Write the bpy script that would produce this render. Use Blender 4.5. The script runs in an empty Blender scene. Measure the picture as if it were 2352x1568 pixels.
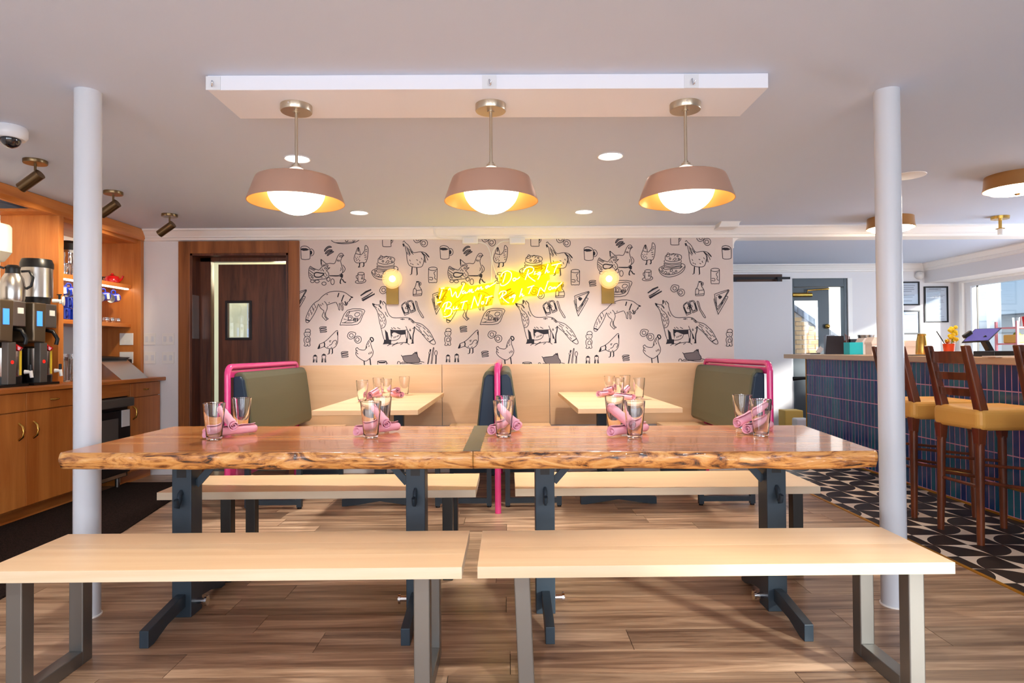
import bpy, math, random
from mathutils import Vector, Matrix, Euler
random.seed(7)
S = bpy.context.scene
COL = S.collection
PI = math.pi
EXPO, GLOBE, NEON, DOWN, SPOTW = 0.78, 3.6, 8, 78, 24
# ------------------------------------------------------------------ camera
FPX, CAMZ = 1450.0, 1.14
PITCH, YAW, ROLL = math.radians(.79), math.radians(.39), math.radians(-.406)
_f = Vector((math.sin(YAW)*math.cos(PITCH), math.cos(YAW)*math.cos(PITCH), math.sin(PITCH)))
_r = Vector((math.cos(YAW), -math.sin(YAW), 0)); _u = _r.cross(_f)
CR = math.cos(ROLL)*_r + math.sin(ROLL)*_u
CU = -math.sin(ROLL)*_r + math.cos(ROLL)*_u
C0 = Vector((0, 0, CAMZ))
cam = bpy.data.objects.new('camera', bpy.data.cameras.new('camera'))
COL.objects.link(cam)
cam.matrix_world = Matrix(((CR.x, CU.x, -_f.x, C0.x), (CR.y, CU.y, -_f.y, C0.y), (CR.z, CU.z, -_f.z, C0.z), (0, 0, 0, 1)))
cam.data.sensor_width = 36; cam.data.lens = FPX/2352*36; cam.data.clip_start = .05
S.camera = cam
# ------------------------------------------------------------------ view, sky, sun, daylight
S.view_settings.view_transform = 'Standard'; S.view_settings.look = 'None'
S.view_settings.exposure = EXPO; S.view_settings.gamma = 1; S.view_settings.use_curve_mapping = False
w = bpy.data.worlds.new('overcast_sky'); S.world = w; w.use_nodes = True
bg = w.node_tree.nodes['Background']; bg.inputs[0].default_value = (.70, .86, 1, 1); bg.inputs[1].default_value = 1.0
def lamp(name, kind, loc, energy, color=(1, 1, 1), aim=None, **kw):
    l = bpy.data.lights.new(name, kind); l.energy = energy; l.color = color
    for k, v in kw.items(): setattr(l, k, v)
    o = bpy.data.objects.new(name, l); COL.objects.link(o); o.location = loc
    if aim is not None: o.rotation_euler = (Vector(aim)-Vector(loc)).to_track_quat('-Z', 'Y').to_euler()
    return o
lamp('sun', 'SUN', (6, -6, 6), 6.0, (1, .93, .82), aim=(6-.53, -6+.76, 6-.24), angle=math.radians(4.5))
# daylight entering by the street windows in the front wall behind the viewer
for k, (x0, x1) in enumerate(((-3.0, -1.4), (-.8, .8), (1.6, 3.2))):
    lamp('street_window_daylight', 'AREA', ((x0+x1)/2, -2.32, 1.3), 34, (.80, .89, 1), aim=((x0+x1)/2, 0, 1.3), shape='RECTANGLE', size=x1-x0, size_y=1.5)
# daylight entering by the wide window over the bar
lamp('bar_window_daylight', 'AREA', (6.5, 5.2, 1.45), 72, (.84, .90, 1), aim=(4, 5.2, 1.4), shape='RECTANGLE', size=2.0, size_y=1.1)

# ------------------------------------------------------------------ pixel -> point helpers (2352 x 1568 frame)
def ray(x, y): return _f + CR*((x-1176)/FPX) - CU*((y-784)/FPX)
def pz(x, y, z): d = ray(x, y); return C0 + d*((z-CAMZ)/d.z)
def py(x, y, Y): d = ray(x, y); return C0 + d*(Y/d.y)
def px(x, y, X): d = ray(x, y); return C0 + d*(X/d.x)

# ------------------------------------------------------------------ mesh building
def basis(d):
    d = Vector(d).normalized()
    a = Vector((0, 0, 1)) if abs(d.z) < .9 else Vector((1, 0, 0))
    u = a.cross(d).normalized(); return u, d.cross(u), d
class MB:
    def __init__(s): s.v = []; s.f = []; s.m = []; s.s = []; s.lat = False
    def add(s, vs, fs, mi=0, sm=False):
        b = len(s.v); s.v += [tuple(p) for p in vs]
        for f in fs: s.f.append([i+b for i in f]); s.m.append(mi); s.s.append(sm)
        return s
    def hexa(s, p, mi=0):
        return s.add(p, [(0, 3, 2, 1), (4, 5, 6, 7), (0, 1, 5, 4), (1, 2, 6, 5), (2, 3, 7, 6), (3, 0, 4, 7)], mi)
    def box(s, x0, y0, z0, x1, y1, z1, mi=0):
        if x0 > x1: x0, x1 = x1, x0
        if y0 > y1: y0, y1 = y1, y0
        if z0 > z1: z0, z1 = z1, z0
        return s.hexa([(x0, y0, z0), (x1, y0, z0), (x1, y1, z0), (x0, y1, z0), (x0, y0, z1), (x1, y0, z1), (x1, y1, z1), (x0, y1, z1)], mi)
    def bar(s, p0, p1, w, h, mi=0, up=(0, 0, 1)):
        p0, p1 = Vector(p0), Vector(p1); d = (p1-p0).normalized()
        u = d.cross(Vector(up)).normalized()*w/2; t = u.cross(d).normalized()*h/2
        return s.hexa([p0-u-t, p0+u-t, p1+u-t, p1-u-t, p0-u+t, p0+u+t, p1+u+t, p1-u+t], mi)
    def cyl(s, p0, p1, r0, r1=None, n=16, mi=0, sm=True, caps=True):
        r1 = r0 if r1 is None else r1
        p0, p1 = Vector(p0), Vector(p1); u, v, d = basis(p1-p0)
        vs = []
        for p, r in ((p0, r0), (p1, r1)):
            vs += [p + u*r*math.cos(2*PI*i/n) + v*r*math.sin(2*PI*i/n) for i in range(n)]
        s.add(vs, [(i, (i+1) % n, n+(i+1) % n, n+i) for i in range(n)], mi, sm)
        if caps: s.add(vs, [tuple(range(n))[::-1], tuple(range(n, 2*n))], mi, False)
        return s
    def tube(s, pts, r, n=8, mi=0, closed=False, sm=True, flat=1.0):
        pts = [Vector(p) for p in pts]; N = len(pts); vs = []; up = None
        rs = r if isinstance(r, (list, tuple)) else [r]*N
        for i, p in enumerate(pts):
            a = pts[i-1] if (i or closed) else p; b = pts[(i+1) % N] if (i < N-1 or closed) else p
            d = (b-a).normalized()
            if up is None: up = basis(d)[0]
            up = (up - d*up.dot(d)).normalized(); q = d.cross(up)
            vs += [p + (up*math.cos(2*PI*k/n) + q*math.sin(2*PI*k/n)*flat)*rs[i] for k in range(n)]
        fs = []
        for i in range(N if closed else N-1):
            j = (i+1) % N
            fs += [(i*n+k, i*n+(k+1) % n, j*n+(k+1) % n, j*n+k) for k in range(n)]
        s.add(vs, fs, mi, sm)
        if not closed: s.add(vs, [tuple(range(n))[::-1], tuple(range((N-1)*n, N*n))], mi, False)
        return s
    def lathe(s, prof, c=(0, 0, 0), n=24, mi=0, sm=True, axis=(0, 0, 1)):
        c = Vector(c); u, v, d = basis(axis); vs = []; ring = []; s.lat = True
        for r, z in prof:
            if r < 1e-6: ring.append([len(vs)]); vs.append(c+d*z)
            else:
                ring.append(list(range(len(vs), len(vs)+n)))
                vs += [c + d*z + (u*math.cos(2*PI*k/n) + v*math.sin(2*PI*k/n))*r for k in range(n)]
        fs = []
        for a, b in zip(ring, ring[1:]):
            for k in range(n):
                if len(a) == 1 and len(b) == 1: break
                if len(a) == 1: fs.append((a[0], b[(k+1) % n], b[k]))
                elif len(b) == 1: fs.append((a[k], a[(k+1) % n], b[0]))
                else: fs.append((a[k], a[(k+1) % n], b[(k+1) % n], b[k]))
        return s.add(vs, fs, mi, sm)
    def ball(s, c, r, n=16, m=10, mi=0, sz=1.0):
        return s.lathe([(r*math.sin(PI*i/m), -r*sz*math.cos(PI*i/m)) for i in range(m+1)], c, n, mi)
    def prism(s, poly, d0, d1, axis='y', mi=0, sm=False):
        f = {'x': lambda a, b, d: (d, a, b), 'y': lambda a, b, d: (a, d, b), 'z': lambda a, b, d: (a, b, d)}[axis]
        n = len(poly); vs = [f(a, b, d0) for a, b in poly] + [f(a, b, d1) for a, b in poly]
        area = sum(poly[i][0]*poly[(i+1) % n][1]-poly[(i+1) % n][0]*poly[i][1] for i in range(n))
        fl = (area > 0) == ((d1 > d0) == (axis != 'y'))
        fs = [tuple(range(n))[::-1], tuple(range(n, 2*n))]
        sd = [(i, (i+1) % n, n+(i+1) % n, n+i) for i in range(n)]
        if not fl: fs = [q[::-1] for q in fs]; sd = [q[::-1] for q in sd]
        s.add(vs, fs, mi, False); return s.add(vs, sd, mi, sm)
    def mesh(s, name):
        me = bpy.data.meshes.new(name); me.from_pydata(s.v, [], s.f)
        me.polygons.foreach_set('material_index', s.m); me.polygons.foreach_set('use_smooth', s.s); me.update(); return me
    def build(s, name, mats, parent=None, loc=None, rot=(0, 0, 0), bevel=0, seg=2, world=False, fix=False):
        me = s.mesh(name)
        if fix or s.lat:
            import bmesh
            b = bmesh.new(); b.from_mesh(me); bmesh.ops.remove_doubles(b, verts=b.verts, dist=1e-5)
            bmesh.ops.recalc_face_normals(b, faces=b.faces); b.to_mesh(me); b.free()
        if s.lat: me.set_sharp_from_angle(angle=math.radians(38))
        return put(name, me, mats, parent, loc, rot, bevel, seg, world)
def put(name, me, mats=None, parent=None, loc=None, rot=(0, 0, 0), bevel=0, seg=2, world=False):
    if mats is not None and not me.materials:
        for m in (mats if isinstance(mats, (list, tuple)) else [mats]): me.materials.append(M[m] if isinstance(m, str) else m)
    o = bpy.data.objects.new(name, me); COL.objects.link(o)
    if parent is not None:
        o.parent = parent
        if world:
            q = parent
            t = Vector()
            while q is not None: t += q.location; q = q.parent
            o.location = -t
        else: o.location = loc or (0, 0, 0)
    else: o.location = loc or (0, 0, 0)
    o.rotation_euler = rot
    if bevel:
        b = o.modifiers.new('soft_edges', 'BEVEL'); b.width = bevel; b.segments = seg; b.limit_method = 'ANGLE'; b.angle_limit = math.radians(40)
    return o
def tag(o, label, cat, group=None):
    o['label'] = label; o['category'] = cat
    if group: o['group'] = group
    return o
def thing(name, label, cat, loc=(0, 0, 0), rz=0, group=None):
    o = bpy.data.objects.new(name, None); COL.objects.link(o); o.empty_display_size = .1
    o.location = loc; o.rotation_euler = (0, 0, rz); return tag(o, label, cat, group)
def struct(o, label=None):
    o['kind'] = 'structure'
    if label: o['label'] = label
    return o
def kids(o): return [c for c in bpy.data.objects if c.parent == o]
def clone(root, loc, rz=0, label=None):
    r = root.copy(); COL.objects.link(r); r.location = loc; r.rotation_euler = (root.rotation_euler.x, root.rotation_euler.y, rz)
    if label: r['label'] = label
    for c in kids(root):
        d = c.copy(); COL.objects.link(d); d.parent = r
        for g in kids(c):
            e = g.copy(); COL.objects.link(e); e.parent = d
    return r

# ------------------------------------------------------------------ materials
M = {}
def lin(c): return tuple(((v/255+.055)/1.055)**2.4 if v > 10 else v/255/12.92 for v in c) + (1,)
def base(name):
    m = bpy.data.materials.new(name); m.use_nodes = True; M[name] = m
    return m, m.node_tree.nodes, m.node_tree.links, m.node_tree.nodes['Principled BSDF']
def mat(name, c, rough=.5, metal=0, coat=0, spec=.5, bump=0, bscale=60, var=0, trans=0, ior=1.45, alpha=1, emit=None, es=0, vscale=6):
    m, N, L, b = base(name)
    b.inputs['Base Color'].default_value = lin(c); b.inputs['Roughness'].default_value = rough; b.inputs['Metallic'].default_value = metal
    b.inputs['Coat Weight'].default_value = coat; b.inputs['Coat Roughness'].default_value = .06; b.inputs['Specular IOR Level'].default_value = spec
    b.inputs['Transmission Weight'].default_value = trans; b.inputs['IOR'].default_value = ior; b.inputs['Alpha'].default_value = alpha
    if emit: b.inputs['Emission Color'].default_value = lin(emit); b.inputs['Emission Strength'].default_value = es
    if var or bump:
        tc = N.new('ShaderNodeTexCoord')
        if var:
            n = N.new('ShaderNodeTexNoise'); n.inputs['Scale'].default_value = vscale; n.inputs['Detail'].default_value = 4
            L.new(tc.outputs['Object'], n.inputs['Vector'])
            r = N.new('ShaderNodeValToRGB'); c0 = tuple(max(0, v*(1-var)) for v in c); c1 = tuple(min(255, v*(1+var)) for v in c)
            r.color_ramp.elements[0].position = .3; r.color_ramp.elements[1].position = .7
            r.color_ramp.elements[0].color = lin(c0); r.color_ramp.elements[1].color = lin(c1)
            L.new(n.outputs['Fac'], r.inputs['Fac']); L.new(r.outputs['Color'], b.inputs['Base Color'])
        if bump:
            n = N.new('ShaderNodeTexNoise'); n.inputs['Scale'].default_value = bscale; n.inputs['Detail'].default_value = 3
            L.new(tc.outputs['Object'], n.inputs['Vector'])
            bp = N.new('ShaderNodeBump'); bp.inputs['Strength'].default_value = bump; bp.inputs['Distance'].default_value = .01
            L.new(n.outputs['Fac'], bp.inputs['Height']); L.new(bp.outputs['Normal'], b.inputs['Normal'])
    return m
def wood(name, dark, light, grain='x', rough=.4, coat=0, fine=1.0, rnd=0, mid=None, stretch=14, bump=.05):
    m, N, L, b = base(name)
    tc = N.new('ShaderNodeTexCoord'); mp = N.new('ShaderNodeMapping')
    k = {'x': (1/stretch, 1, 1), 'y': (1, 1/stretch, 1), 'z': (1, 1, 1/stretch)}[grain]
    mp.inputs['Scale'].default_value = tuple(v*14*fine for v in k)
    L.new(tc.outputs['Object'], mp.inputs['Vector'])
    src = mp.outputs['Vector']
    oi = None
    if rnd:
        oi = N.new('ShaderNodeObjectInfo'); ad = N.new('ShaderNodeVectorMath'); ad.operation = 'ADD'
        sc = N.new('ShaderNodeVectorMath'); sc.operation = 'SCALE'; sc.inputs['Scale'].default_value = 97
        cb = N.new('ShaderNodeCombineXYZ')
        for i in range(3): L.new(oi.outputs['Random'], cb.inputs[i])
        L.new(cb.outputs[0], sc.inputs[0]); L.new(src, ad.inputs[0]); L.new(sc.outputs[0], ad.inputs[1]); src = ad.outputs[0]
    n = N.new('ShaderNodeTexNoise'); n.inputs['Scale'].default_value = 1; n.inputs['Detail'].default_value = 5; n.inputs['Roughness'].default_value = .62; n.inputs['Distortion'].default_value = .7
    L.new(src, n.inputs['Vector'])
    r = N.new('ShaderNodeValToRGB'); e = r.color_ramp.elements
    e[0].position = .32; e[0].color = lin(dark); e[1].position = .68; e[1].color = lin(light)
    if mid: q = e.new(.5); q.color = lin(mid)
    L.new(n.outputs['Fac'], r.inputs['Fac']); out = r.outputs['Color']
    if rnd:
        mr = N.new('ShaderNodeMapRange'); mr.inputs['To Min'].default_value = 1-rnd; mr.inputs['To Max'].default_value = 1+rnd
        L.new(oi.outputs['Random'], mr.inputs['Value'])
        mx = N.new('ShaderNodeVectorMath'); mx.operation = 'SCALE'; L.new(out, mx.inputs[0]); L.new(mr.outputs[0], mx.inputs['Scale']); out = mx.outputs[0]
    L.new(out, b.inputs['Base Color'])
    b.inputs['Roughness'].default_value = rough; b.inputs['Coat Weight'].default_value = coat; b.inputs['Coat Roughness'].default_value = .05
    bp = N.new('ShaderNodeBump'); bp.inputs['Strength'].default_value = bump; bp.inputs['Distance'].default_value = .004
    L.new(n.outputs['Fac'], bp.inputs['Height']); L.new(bp.outputs['Normal'], b.inputs['Normal'])
    return m
def glow(name, c, es):
    m, N, L, b = base(name)
    b.inputs['Base Color'].default_value = lin(c); b.inputs['Emission Color'].default_value = lin(c); b.inputs['Emission Strength'].default_value = es
    b.inputs['Roughness'].default_value = .4
    return m
mat('ceiling_paint', (208, 220, 240), .8, spec=.2, bump=.03, bscale=180)
mat('wall_paint', (234, 233, 234), .7, spec=.25, bump=.02, bscale=150)
mat('trim_paint', (244, 242, 238), .4)
mat('post_paint', (208, 211, 217), .3)
mat('white_enamel', (224, 226, 230), .28)
mat('beam_paint', (234, 236, 244), .5)
mat('wallpaper', (220, 206, 200), .6, spec=.3)
mat('print_ink', (32, 27, 38), .6)
mat('print_grey', (118, 108, 110), .6)
wood('door_wood', (66, 32, 20), (116, 66, 42), 'z', .35, fine=1.4)
wood('casing_wood', (108, 58, 22), (170, 104, 52), 'z', .4, fine=.6)
wood('cherry', (176, 96, 36), (208, 132, 64), 'z', .38, fine=.8)
wood('cherry_y', (176, 96, 36), (208, 132, 64), 'y', .35, fine=.8)
wood('maple', (238, 198, 150), (248, 214, 170), 'x', .32, fine=.7, rnd=.05, stretch=18)
wood('maple_edge', (212, 188, 154), (228, 208, 182), 'x', .4, fine=.8, rnd=.04)
wood('panel_maple', (226, 182, 136), (240, 202, 160), 'x', .4, fine=.4)
wood('bar_maple', (206, 168, 130), (226, 190, 152), 'y', .35, fine=.6)
wood('plank', (110, 80, 60), (208, 176, 144), 'x', .36, fine=1.5, rnd=.3, mid=(166, 134, 106), stretch=16)
wood('stool_wood', (74, 32, 14), (128, 62, 28), 'z', .28, fine=1.2, coat=.2)
wood('slab_top', (172, 98, 46), (226, 160, 94), 'x', .22, coat=.34, fine=1.0, mid=(202, 132, 70), stretch=26, bump=.02)
wood('track_wood', (62, 34, 18), (98, 58, 32), 'x', .5)
# live edge: mottled bark
m, N, L, b = base('live_edge')
tc = N.new('ShaderNodeTexCoord'); mp = N.new('ShaderNodeMapping'); mp.inputs['Scale'].default_value = (4.2, 11, 19)
L.new(tc.outputs['Object'], mp.inputs['Vector'])
n = N.new('ShaderNodeTexNoise'); n.inputs['Scale'].default_value = 1.3; n.inputs['Detail'].default_value = 6; n.inputs['Roughness'].default_value = .66; n.inputs['Distortion'].default_value = 1.6
L.new(mp.outputs['Vector'], n.inputs['Vector'])
r = N.new('ShaderNodeValToRGB'); e = r.color_ramp.elements
e[0].position = .36; e[0].color = lin((46, 28, 20)); e[1].position = .70; e[1].color = lin((236, 186, 118))
q = e.new(.42); q.color = lin((150, 90, 42)); q = e.new(.51); q.color = lin((212, 146, 76))
L.new(n.outputs['Fac'], r.inputs['Fac']); L.new(r.outputs['Color'], b.inputs['Base Color'])
bp = N.new('ShaderNodeBump'); bp.inputs['Strength'].default_value = .5; bp.inputs['Distance'].default_value = .01
L.new(n.outputs['Fac'], bp.inputs['Height']); L.new(bp.outputs['Normal'], b.inputs['Normal'])
b.inputs['Roughness'].default_value = .3; b.inputs['Coat Weight'].default_value = .5
mat('black_steel', (50, 62, 72), .42, .2, spec=.5)
mat('raw_steel', (128, 126, 122), .36, .75)
mat('dark_steel', (60, 58, 56), .42, .6)
mat('chrome', (225, 225, 228), .12, 1)
mat('steel', (200, 196, 190), .26, 1)
mat('brass', (206, 164, 84), .25, 1)
mat('nickel', (196, 182, 160), .3, .9)
mat('copper_shade', (204, 166, 144), .4, .6)
mat('brass_inside', (236, 178, 96), .35, .7)
mat('sconce_brass', (150, 120, 64), .42, .8)
mat('bronze', (126, 104, 74), .3, .95)
mat('black_plastic', (18, 18, 20), .35)
mat('grey_plastic', (96, 92, 88), .45, .2)
mat('white_plastic', (238, 236, 232), .4)
mat('pink_enamel', (232, 66, 138), .22, coat=.5)
mat('olive_vinyl', (92, 90, 68), .5, bump=.06, bscale=400)
mat('navy_vinyl', (22, 44, 66), .45, bump=.05, bscale=400)
mat('yellow_vinyl', (236, 178, 88), .42, bump=.05, bscale=300)
mat('napkin', (250, 184, 202), .85, spec=.2, bump=.12, bscale=500)
mat('glass', (255, 255, 255), .0, trans=1, ior=1.46)
mat('grout', (238, 172, 196), .8)
mat('brass_strip', (214, 152, 44), .35, .7)
mat('tile_dark', (44, 34, 28), .4)
mat('tile_cream', (236, 218, 198), .4)
mat('carpet', (40, 30, 26), .95, spec=.1, bump=.8, bscale=220, var=.5, vscale=160)
mat('subfloor', (52, 44, 40), .9)
mat('cobalt', (22, 52, 178), .2, coat=.4)
mat('ceramic_white', (240, 238, 232), .25)
mat('red_enamel', (206, 22, 24), .2, coat=.5)
mat('led_red', (220, 30, 20), .3, emit=(255, 30, 20), es=.8)
mat('lcd_blue', (60, 130, 240), .3, emit=(70, 140, 255), es=.9)
mat('yellow_gauge', (240, 206, 60), .3)
mat('cream_plastic', (246, 240, 214), .4)
mat('door_slate', (88, 98, 104), .45)
mat('barn_panel', (216, 214, 216), .5)
mat('paper', (232, 234, 238), .7)
mat('paper_ink', (150, 152, 162), .7)
mat('frame_black', (22, 20, 24), .4)
mat('teal', (40, 186, 190), .4)
mat('dark_board', (34, 18, 18), .5)
mat('carton', (232, 214, 200), .8)
mat('juice', (224, 72, 30), .15, coat=.5)
mat('petal', (236, 200, 40), .7)
mat('leaf', (120, 150, 50), .7)
mat('screen_purple', (78, 70, 140), .15, emit=(90, 82, 150), es=.25)
mat('brick', (222, 178, 126), .85, var=.1, vscale=3)
mat('brick_pale', (236, 206, 168), .85)
mat('mortar', (214, 208, 200), .9)
mat('slate_coping', (118, 126, 138), .8)
mat('pale_render', (226, 226, 226), .9)
mat('grey_render', (160, 170, 180), .9)
mat('asphalt', (120, 120, 122), .9)
mat('pink_shelf', (224, 150, 158), .5)
mat('yellow_box', (226, 186, 92), .6)
mat('blue_box', (40, 110, 190), .5)
mat('kitchen_wall', (246, 232, 190), .7)
glow('globe_glow', (255, 240, 222), GLOBE)
glow('cap_glow', (255, 232, 214), .9)
glow('sconce_bulb', (255, 226, 170), 16)
glow('flush_glow', (255, 230, 196), 24)
glow('recess_glow', (255, 248, 236), 9)
glow('led_strip', (255, 240, 214), 5)
glow('neon', (255, 232, 34), NEON)
glow('neon_core', (255, 250, 190), 2.2)
mat('dome_black', (24, 26, 32), .06, coat=1)
mat('drum_brass', (196, 146, 92), .3, .85)
mat('bronze_body', (120, 104, 84), .35, .7)

# kit-kat tile glaze: each tile a little different
m, N, L, b = base('tile_glaze')
oi = N.new('ShaderNodeObjectInfo'); r = N.new('ShaderNodeValToRGB'); e = r.color_ramp.elements
e[0].color = lin((10, 40, 112)); e[1].color = lin((8, 104, 126)); q = e.new(.5); q.color = lin((12, 70, 122))
L.new(oi.outputs['Random'], r.inputs['Fac']); L.new(r.outputs['Color'], b.inputs['Base Color'])
b.inputs['Roughness'].default_value = .16; b.inputs['Coat Weight'].default_value = .3
# yellow acrylic backing of the neon sign: clear sheet with a yellow tint
m, N, L, b = base('acrylic')
tr = N.new('ShaderNodeBsdfTransparent'); tr.inputs[0].default_value = (1, .95, .45, 1)
tl = N.new('ShaderNodeBsdfTranslucent'); tl.inputs[0].default_value = (1, .9, .08, 1)
mx = N.new('ShaderNodeMixShader'); mx.inputs[0].default_value = .22
L.new(tr.outputs[0], mx.inputs[1]); L.new(tl.outputs[0], mx.inputs[2])
L.new(mx.outputs[0], N['Material Output'].inputs['Surface'])
# frosted vinyl patch on clear hook plates
mat('clear_plate', (240, 242, 246), .2, trans=.6)
# thin clear window pane
m, N, L, b = base('pane')
tr = N.new('ShaderNodeBsdfTransparent'); tr.inputs[0].default_value = (.94, .97, 1, 1)
gl = N.new('ShaderNodeBsdfGlossy'); gl.inputs['Roughness'].default_value = .02
mx = N.new('ShaderNodeMixShader'); mx.inputs[0].default_value = .07
L.new(tr.outputs[0], mx.inputs[1]); L.new(gl.outputs[0], mx.inputs[2])
L.new(mx.outputs[0], N['Material Output'].inputs['Surface'])

# frosted amber globe of the sconces: thin glowing shells around the bulb
m, N, L, b = base('sconce_glass')
tr = N.new('ShaderNodeBsdfTransparent'); em = N.new('ShaderNodeEmission'); em.inputs[0].default_value = lin((255, 200, 128)); em.inputs[1].default_value = 1.0
mx = N.new('ShaderNodeMixShader'); mx.inputs[0].default_value = .35
L.new(tr.outputs[0], mx.inputs[1]); L.new(em.outputs[0], mx.inputs[2]); L.new(mx.outputs[0], N['Material Output'].inputs['Surface'])
# ================================================================== THE ROOM
CEIL, YB, YF, XL, XR, YN = 2.29, 5.94, 8.65, -3.84, 6.15, -2.3
XS = 2.365                                  # brass strip between planks and tiles
floor = struct(MB().box(XL, YN, -.08, XR, YF, -.012).build('floor', 'subfloor'), 'plank and patterned tile floor')
# --- vinyl planks, rows across the room
PW = .175
def plank_mesh(l): return MB().box(.0012, .0012, -.012, l-.0012, PW-.0012, 0).mesh('plank')
rng = random.Random(3); std = {}
near = MB()
row = 0; y = 2.237-26*PW
while y < YB+.03:
    x = -3.84 - rng.random()*1.2
    x1 = XS-.012
    while x < x1-.02:
        a, bx_ = max(x, -3.84), min(x+1.22, x1)
        if bx_-a > .03:
            if y > .3 and bx_ > -3.3:
                l = round(bx_-a, 3)
                if l not in std: std[l] = plank_mesh(l)
                put('plank', std[l], 'plank', floor, (a, y, 0))
            else: near.box(a+.001, y+.001, -.012, bx_-.001, y+PW-.001, 0)
        x += 1.22
    y += PW
o = near.build('planks', 'plank', floor); o['kind'] = 'stuff'
struct(MB().box(XS-.011, YN+.02, -.012, XS+.011, YB+.4, .003).build('trim_1', 'brass_strip'), 'brass strip between the planks and the patterned tiles')
# --- patterned cement tiles: quarter disc on each, turned four ways
TS = .198
def clipx(poly, x0, x1):
    for sgn, lim in ((1, x0), (-1, -x1)):
        out = []
        for i in range(len(poly)):
            p, q = poly[i], poly[(i+1) % len(poly)]
            dp, dq = sgn*p[0]-lim, sgn*q[0]-lim
            if dp >= 0: out.append(p)
            if dp*dq < 0: t = dp/(dp-dq); out.append((p[0]+(q[0]-p[0])*t, p[1]+(q[1]-p[1])*t))
        poly = out
    return poly
def tile_mesh(kind, a, b_):
    h = TS/2; g = .0012
    cor = {'NR': (h, -h), 'FR': (h, h), 'NL': (-h, -h), 'FL': (-h, h)}[kind]
    opp = (-cor[0], -cor[1]); sx, sy = opp[0]/h, opp[1]/h
    arc = [(cor[0]+sx*TS*math.cos(t), cor[1]+sy*TS*math.sin(t)) for t in [PI/2*i/8 for i in range(9)]]
    mb = MB()
    for poly, mi in (([cor]+arc, 0), ([opp]+arc[::-1], 1)):
        poly = clipx(poly, a, b_)
        if len(poly) > 2: mb.prism(poly, -.012, 0, 'z', mi)
    return mb.mesh('floor_tile')
tm = {}
x_line, y_line = 2.645, 3.637               # a tile corner read off the photograph
for j in range(-10, 26):
    for i in range(-2, 4):
        xc, yc = x_line+(i+.5)*TS, y_line+(j+.5)*TS
        if yc-TS/2 < 1.6 or yc+TS/2 > YF: continue
        a, b_ = max(-TS/2+.0008, XS+.012-xc), min(TS/2-.0008, 3.345-xc)
        if b_-a < .01: continue
        left = i % 2 != 0; far = j % 2 == 0
        kind = {(True, True): 'NR', (False, True): 'FR', (True, False): 'NL', (False, False): 'FL'}[(left, far)]
        key = (kind, round(a, 3), round(b_, 3))
        if key not in tm: tm[key] = tile_mesh(kind, a, b_)
        put('floor_tile', tm[key], ['tile_dark', 'tile_cream'], floor, (xc, yc, 0))
ceiling = struct(MB().box(XL-.15, YN-.15, CEIL, XR+.15, YF+.15, CEIL+.12).build('ceiling', 'ceiling_paint'))
# --- back wall with the kitchen doorway
DX0, DX1, DZ = -2.965, -2.05, 2.065
wb = MB().box(XL, YB, 0, DX0, YB+.15, CEIL).box(DX1, YB, 0, 2.135, YB+.15, CEIL).box(DX0, YB, DZ, DX1, YB+.15, CEIL)
wall_back = struct(wb.build('wall_back', 'wall_paint'))
wallpaper = MB().box(-1.95, YB-.003, 1.0, 2.132, YB, 2.2).build('wallpaper', 'wallpaper', wall_back)
wallpaper['label'] = 'white wallpaper printed with line drawings of foxes, hens and breakfast food'
for a, b_ in ((-1.95, -.62), (-.615, .388), (.393, 2.13)):
    MB().box(a, YB-.02, .44, b_, YB-.0005, 1.01).build('wainscot_panel', 'panel_maple', wall_back, bevel=.002)
# header continuing over the bar opening, with its crown and a small corner bracket
hd = MB().box(2.135, YB, 2.185, XR, YB+.15, CEIL)
struct(hd.build('wall_header', 'trim_paint'), 'white header across the opening to the bar')
cp = [(2.29, 0), (2.29, -.085), (2.275, -.085), (2.268, -.07), (2.245, -.055), (2.225, -.04), (2.215, -.04), (2.21, -.028), (2.19, -.022), (2.185, 0)]
def crown(name, p0, p1, nx, ny, prof=cp):       # profile (z, out); n points into the wall
    mb = MB(); n = len(prof)
    vs = [(p0[0]+nx*d, p0[1]+ny*d, z) for z, d in prof] + [(p1[0]+nx*d, p1[1]+ny*d, z) for z, d in prof]
    mb.add(vs, [(i, (i+1) % n, n+(i+1) % n, n+i) for i in range(n)]+[tuple(range(n)), tuple(range(n, 2*n))[::-1]])
    return struct(mb.build(name, 'trim_paint', fix=True))
crown('trim_2', (-3.40, YB), (XR, YB), 0, 1)['label'] = 'white crown moulding along the back wall and header'
crown('trim_3', (2.135, YF), (5.75, YF), 0, 1)['label'] = 'white crown moulding on the far wall by the bar'
crown('trim_4', (5.75, YN), (5.75, YF), 1, 0)['label'] = 'white crown moulding on the soffit over the bar window'
br = [(2.135, 2.186), (2.215, 2.186)] + [(2.215-.07*math.sin(t), 2.116+.07*math.cos(t)-.0) for t in [PI/2*i/6 for i in range(7)]] + [(2.145, 2.09), (2.135, 2.09)]
struct(MB().prism(br, YB, YB+.15, 'y').build('trim_5', 'trim_paint', fix=True), 'small curved corner bracket under the header')
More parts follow.
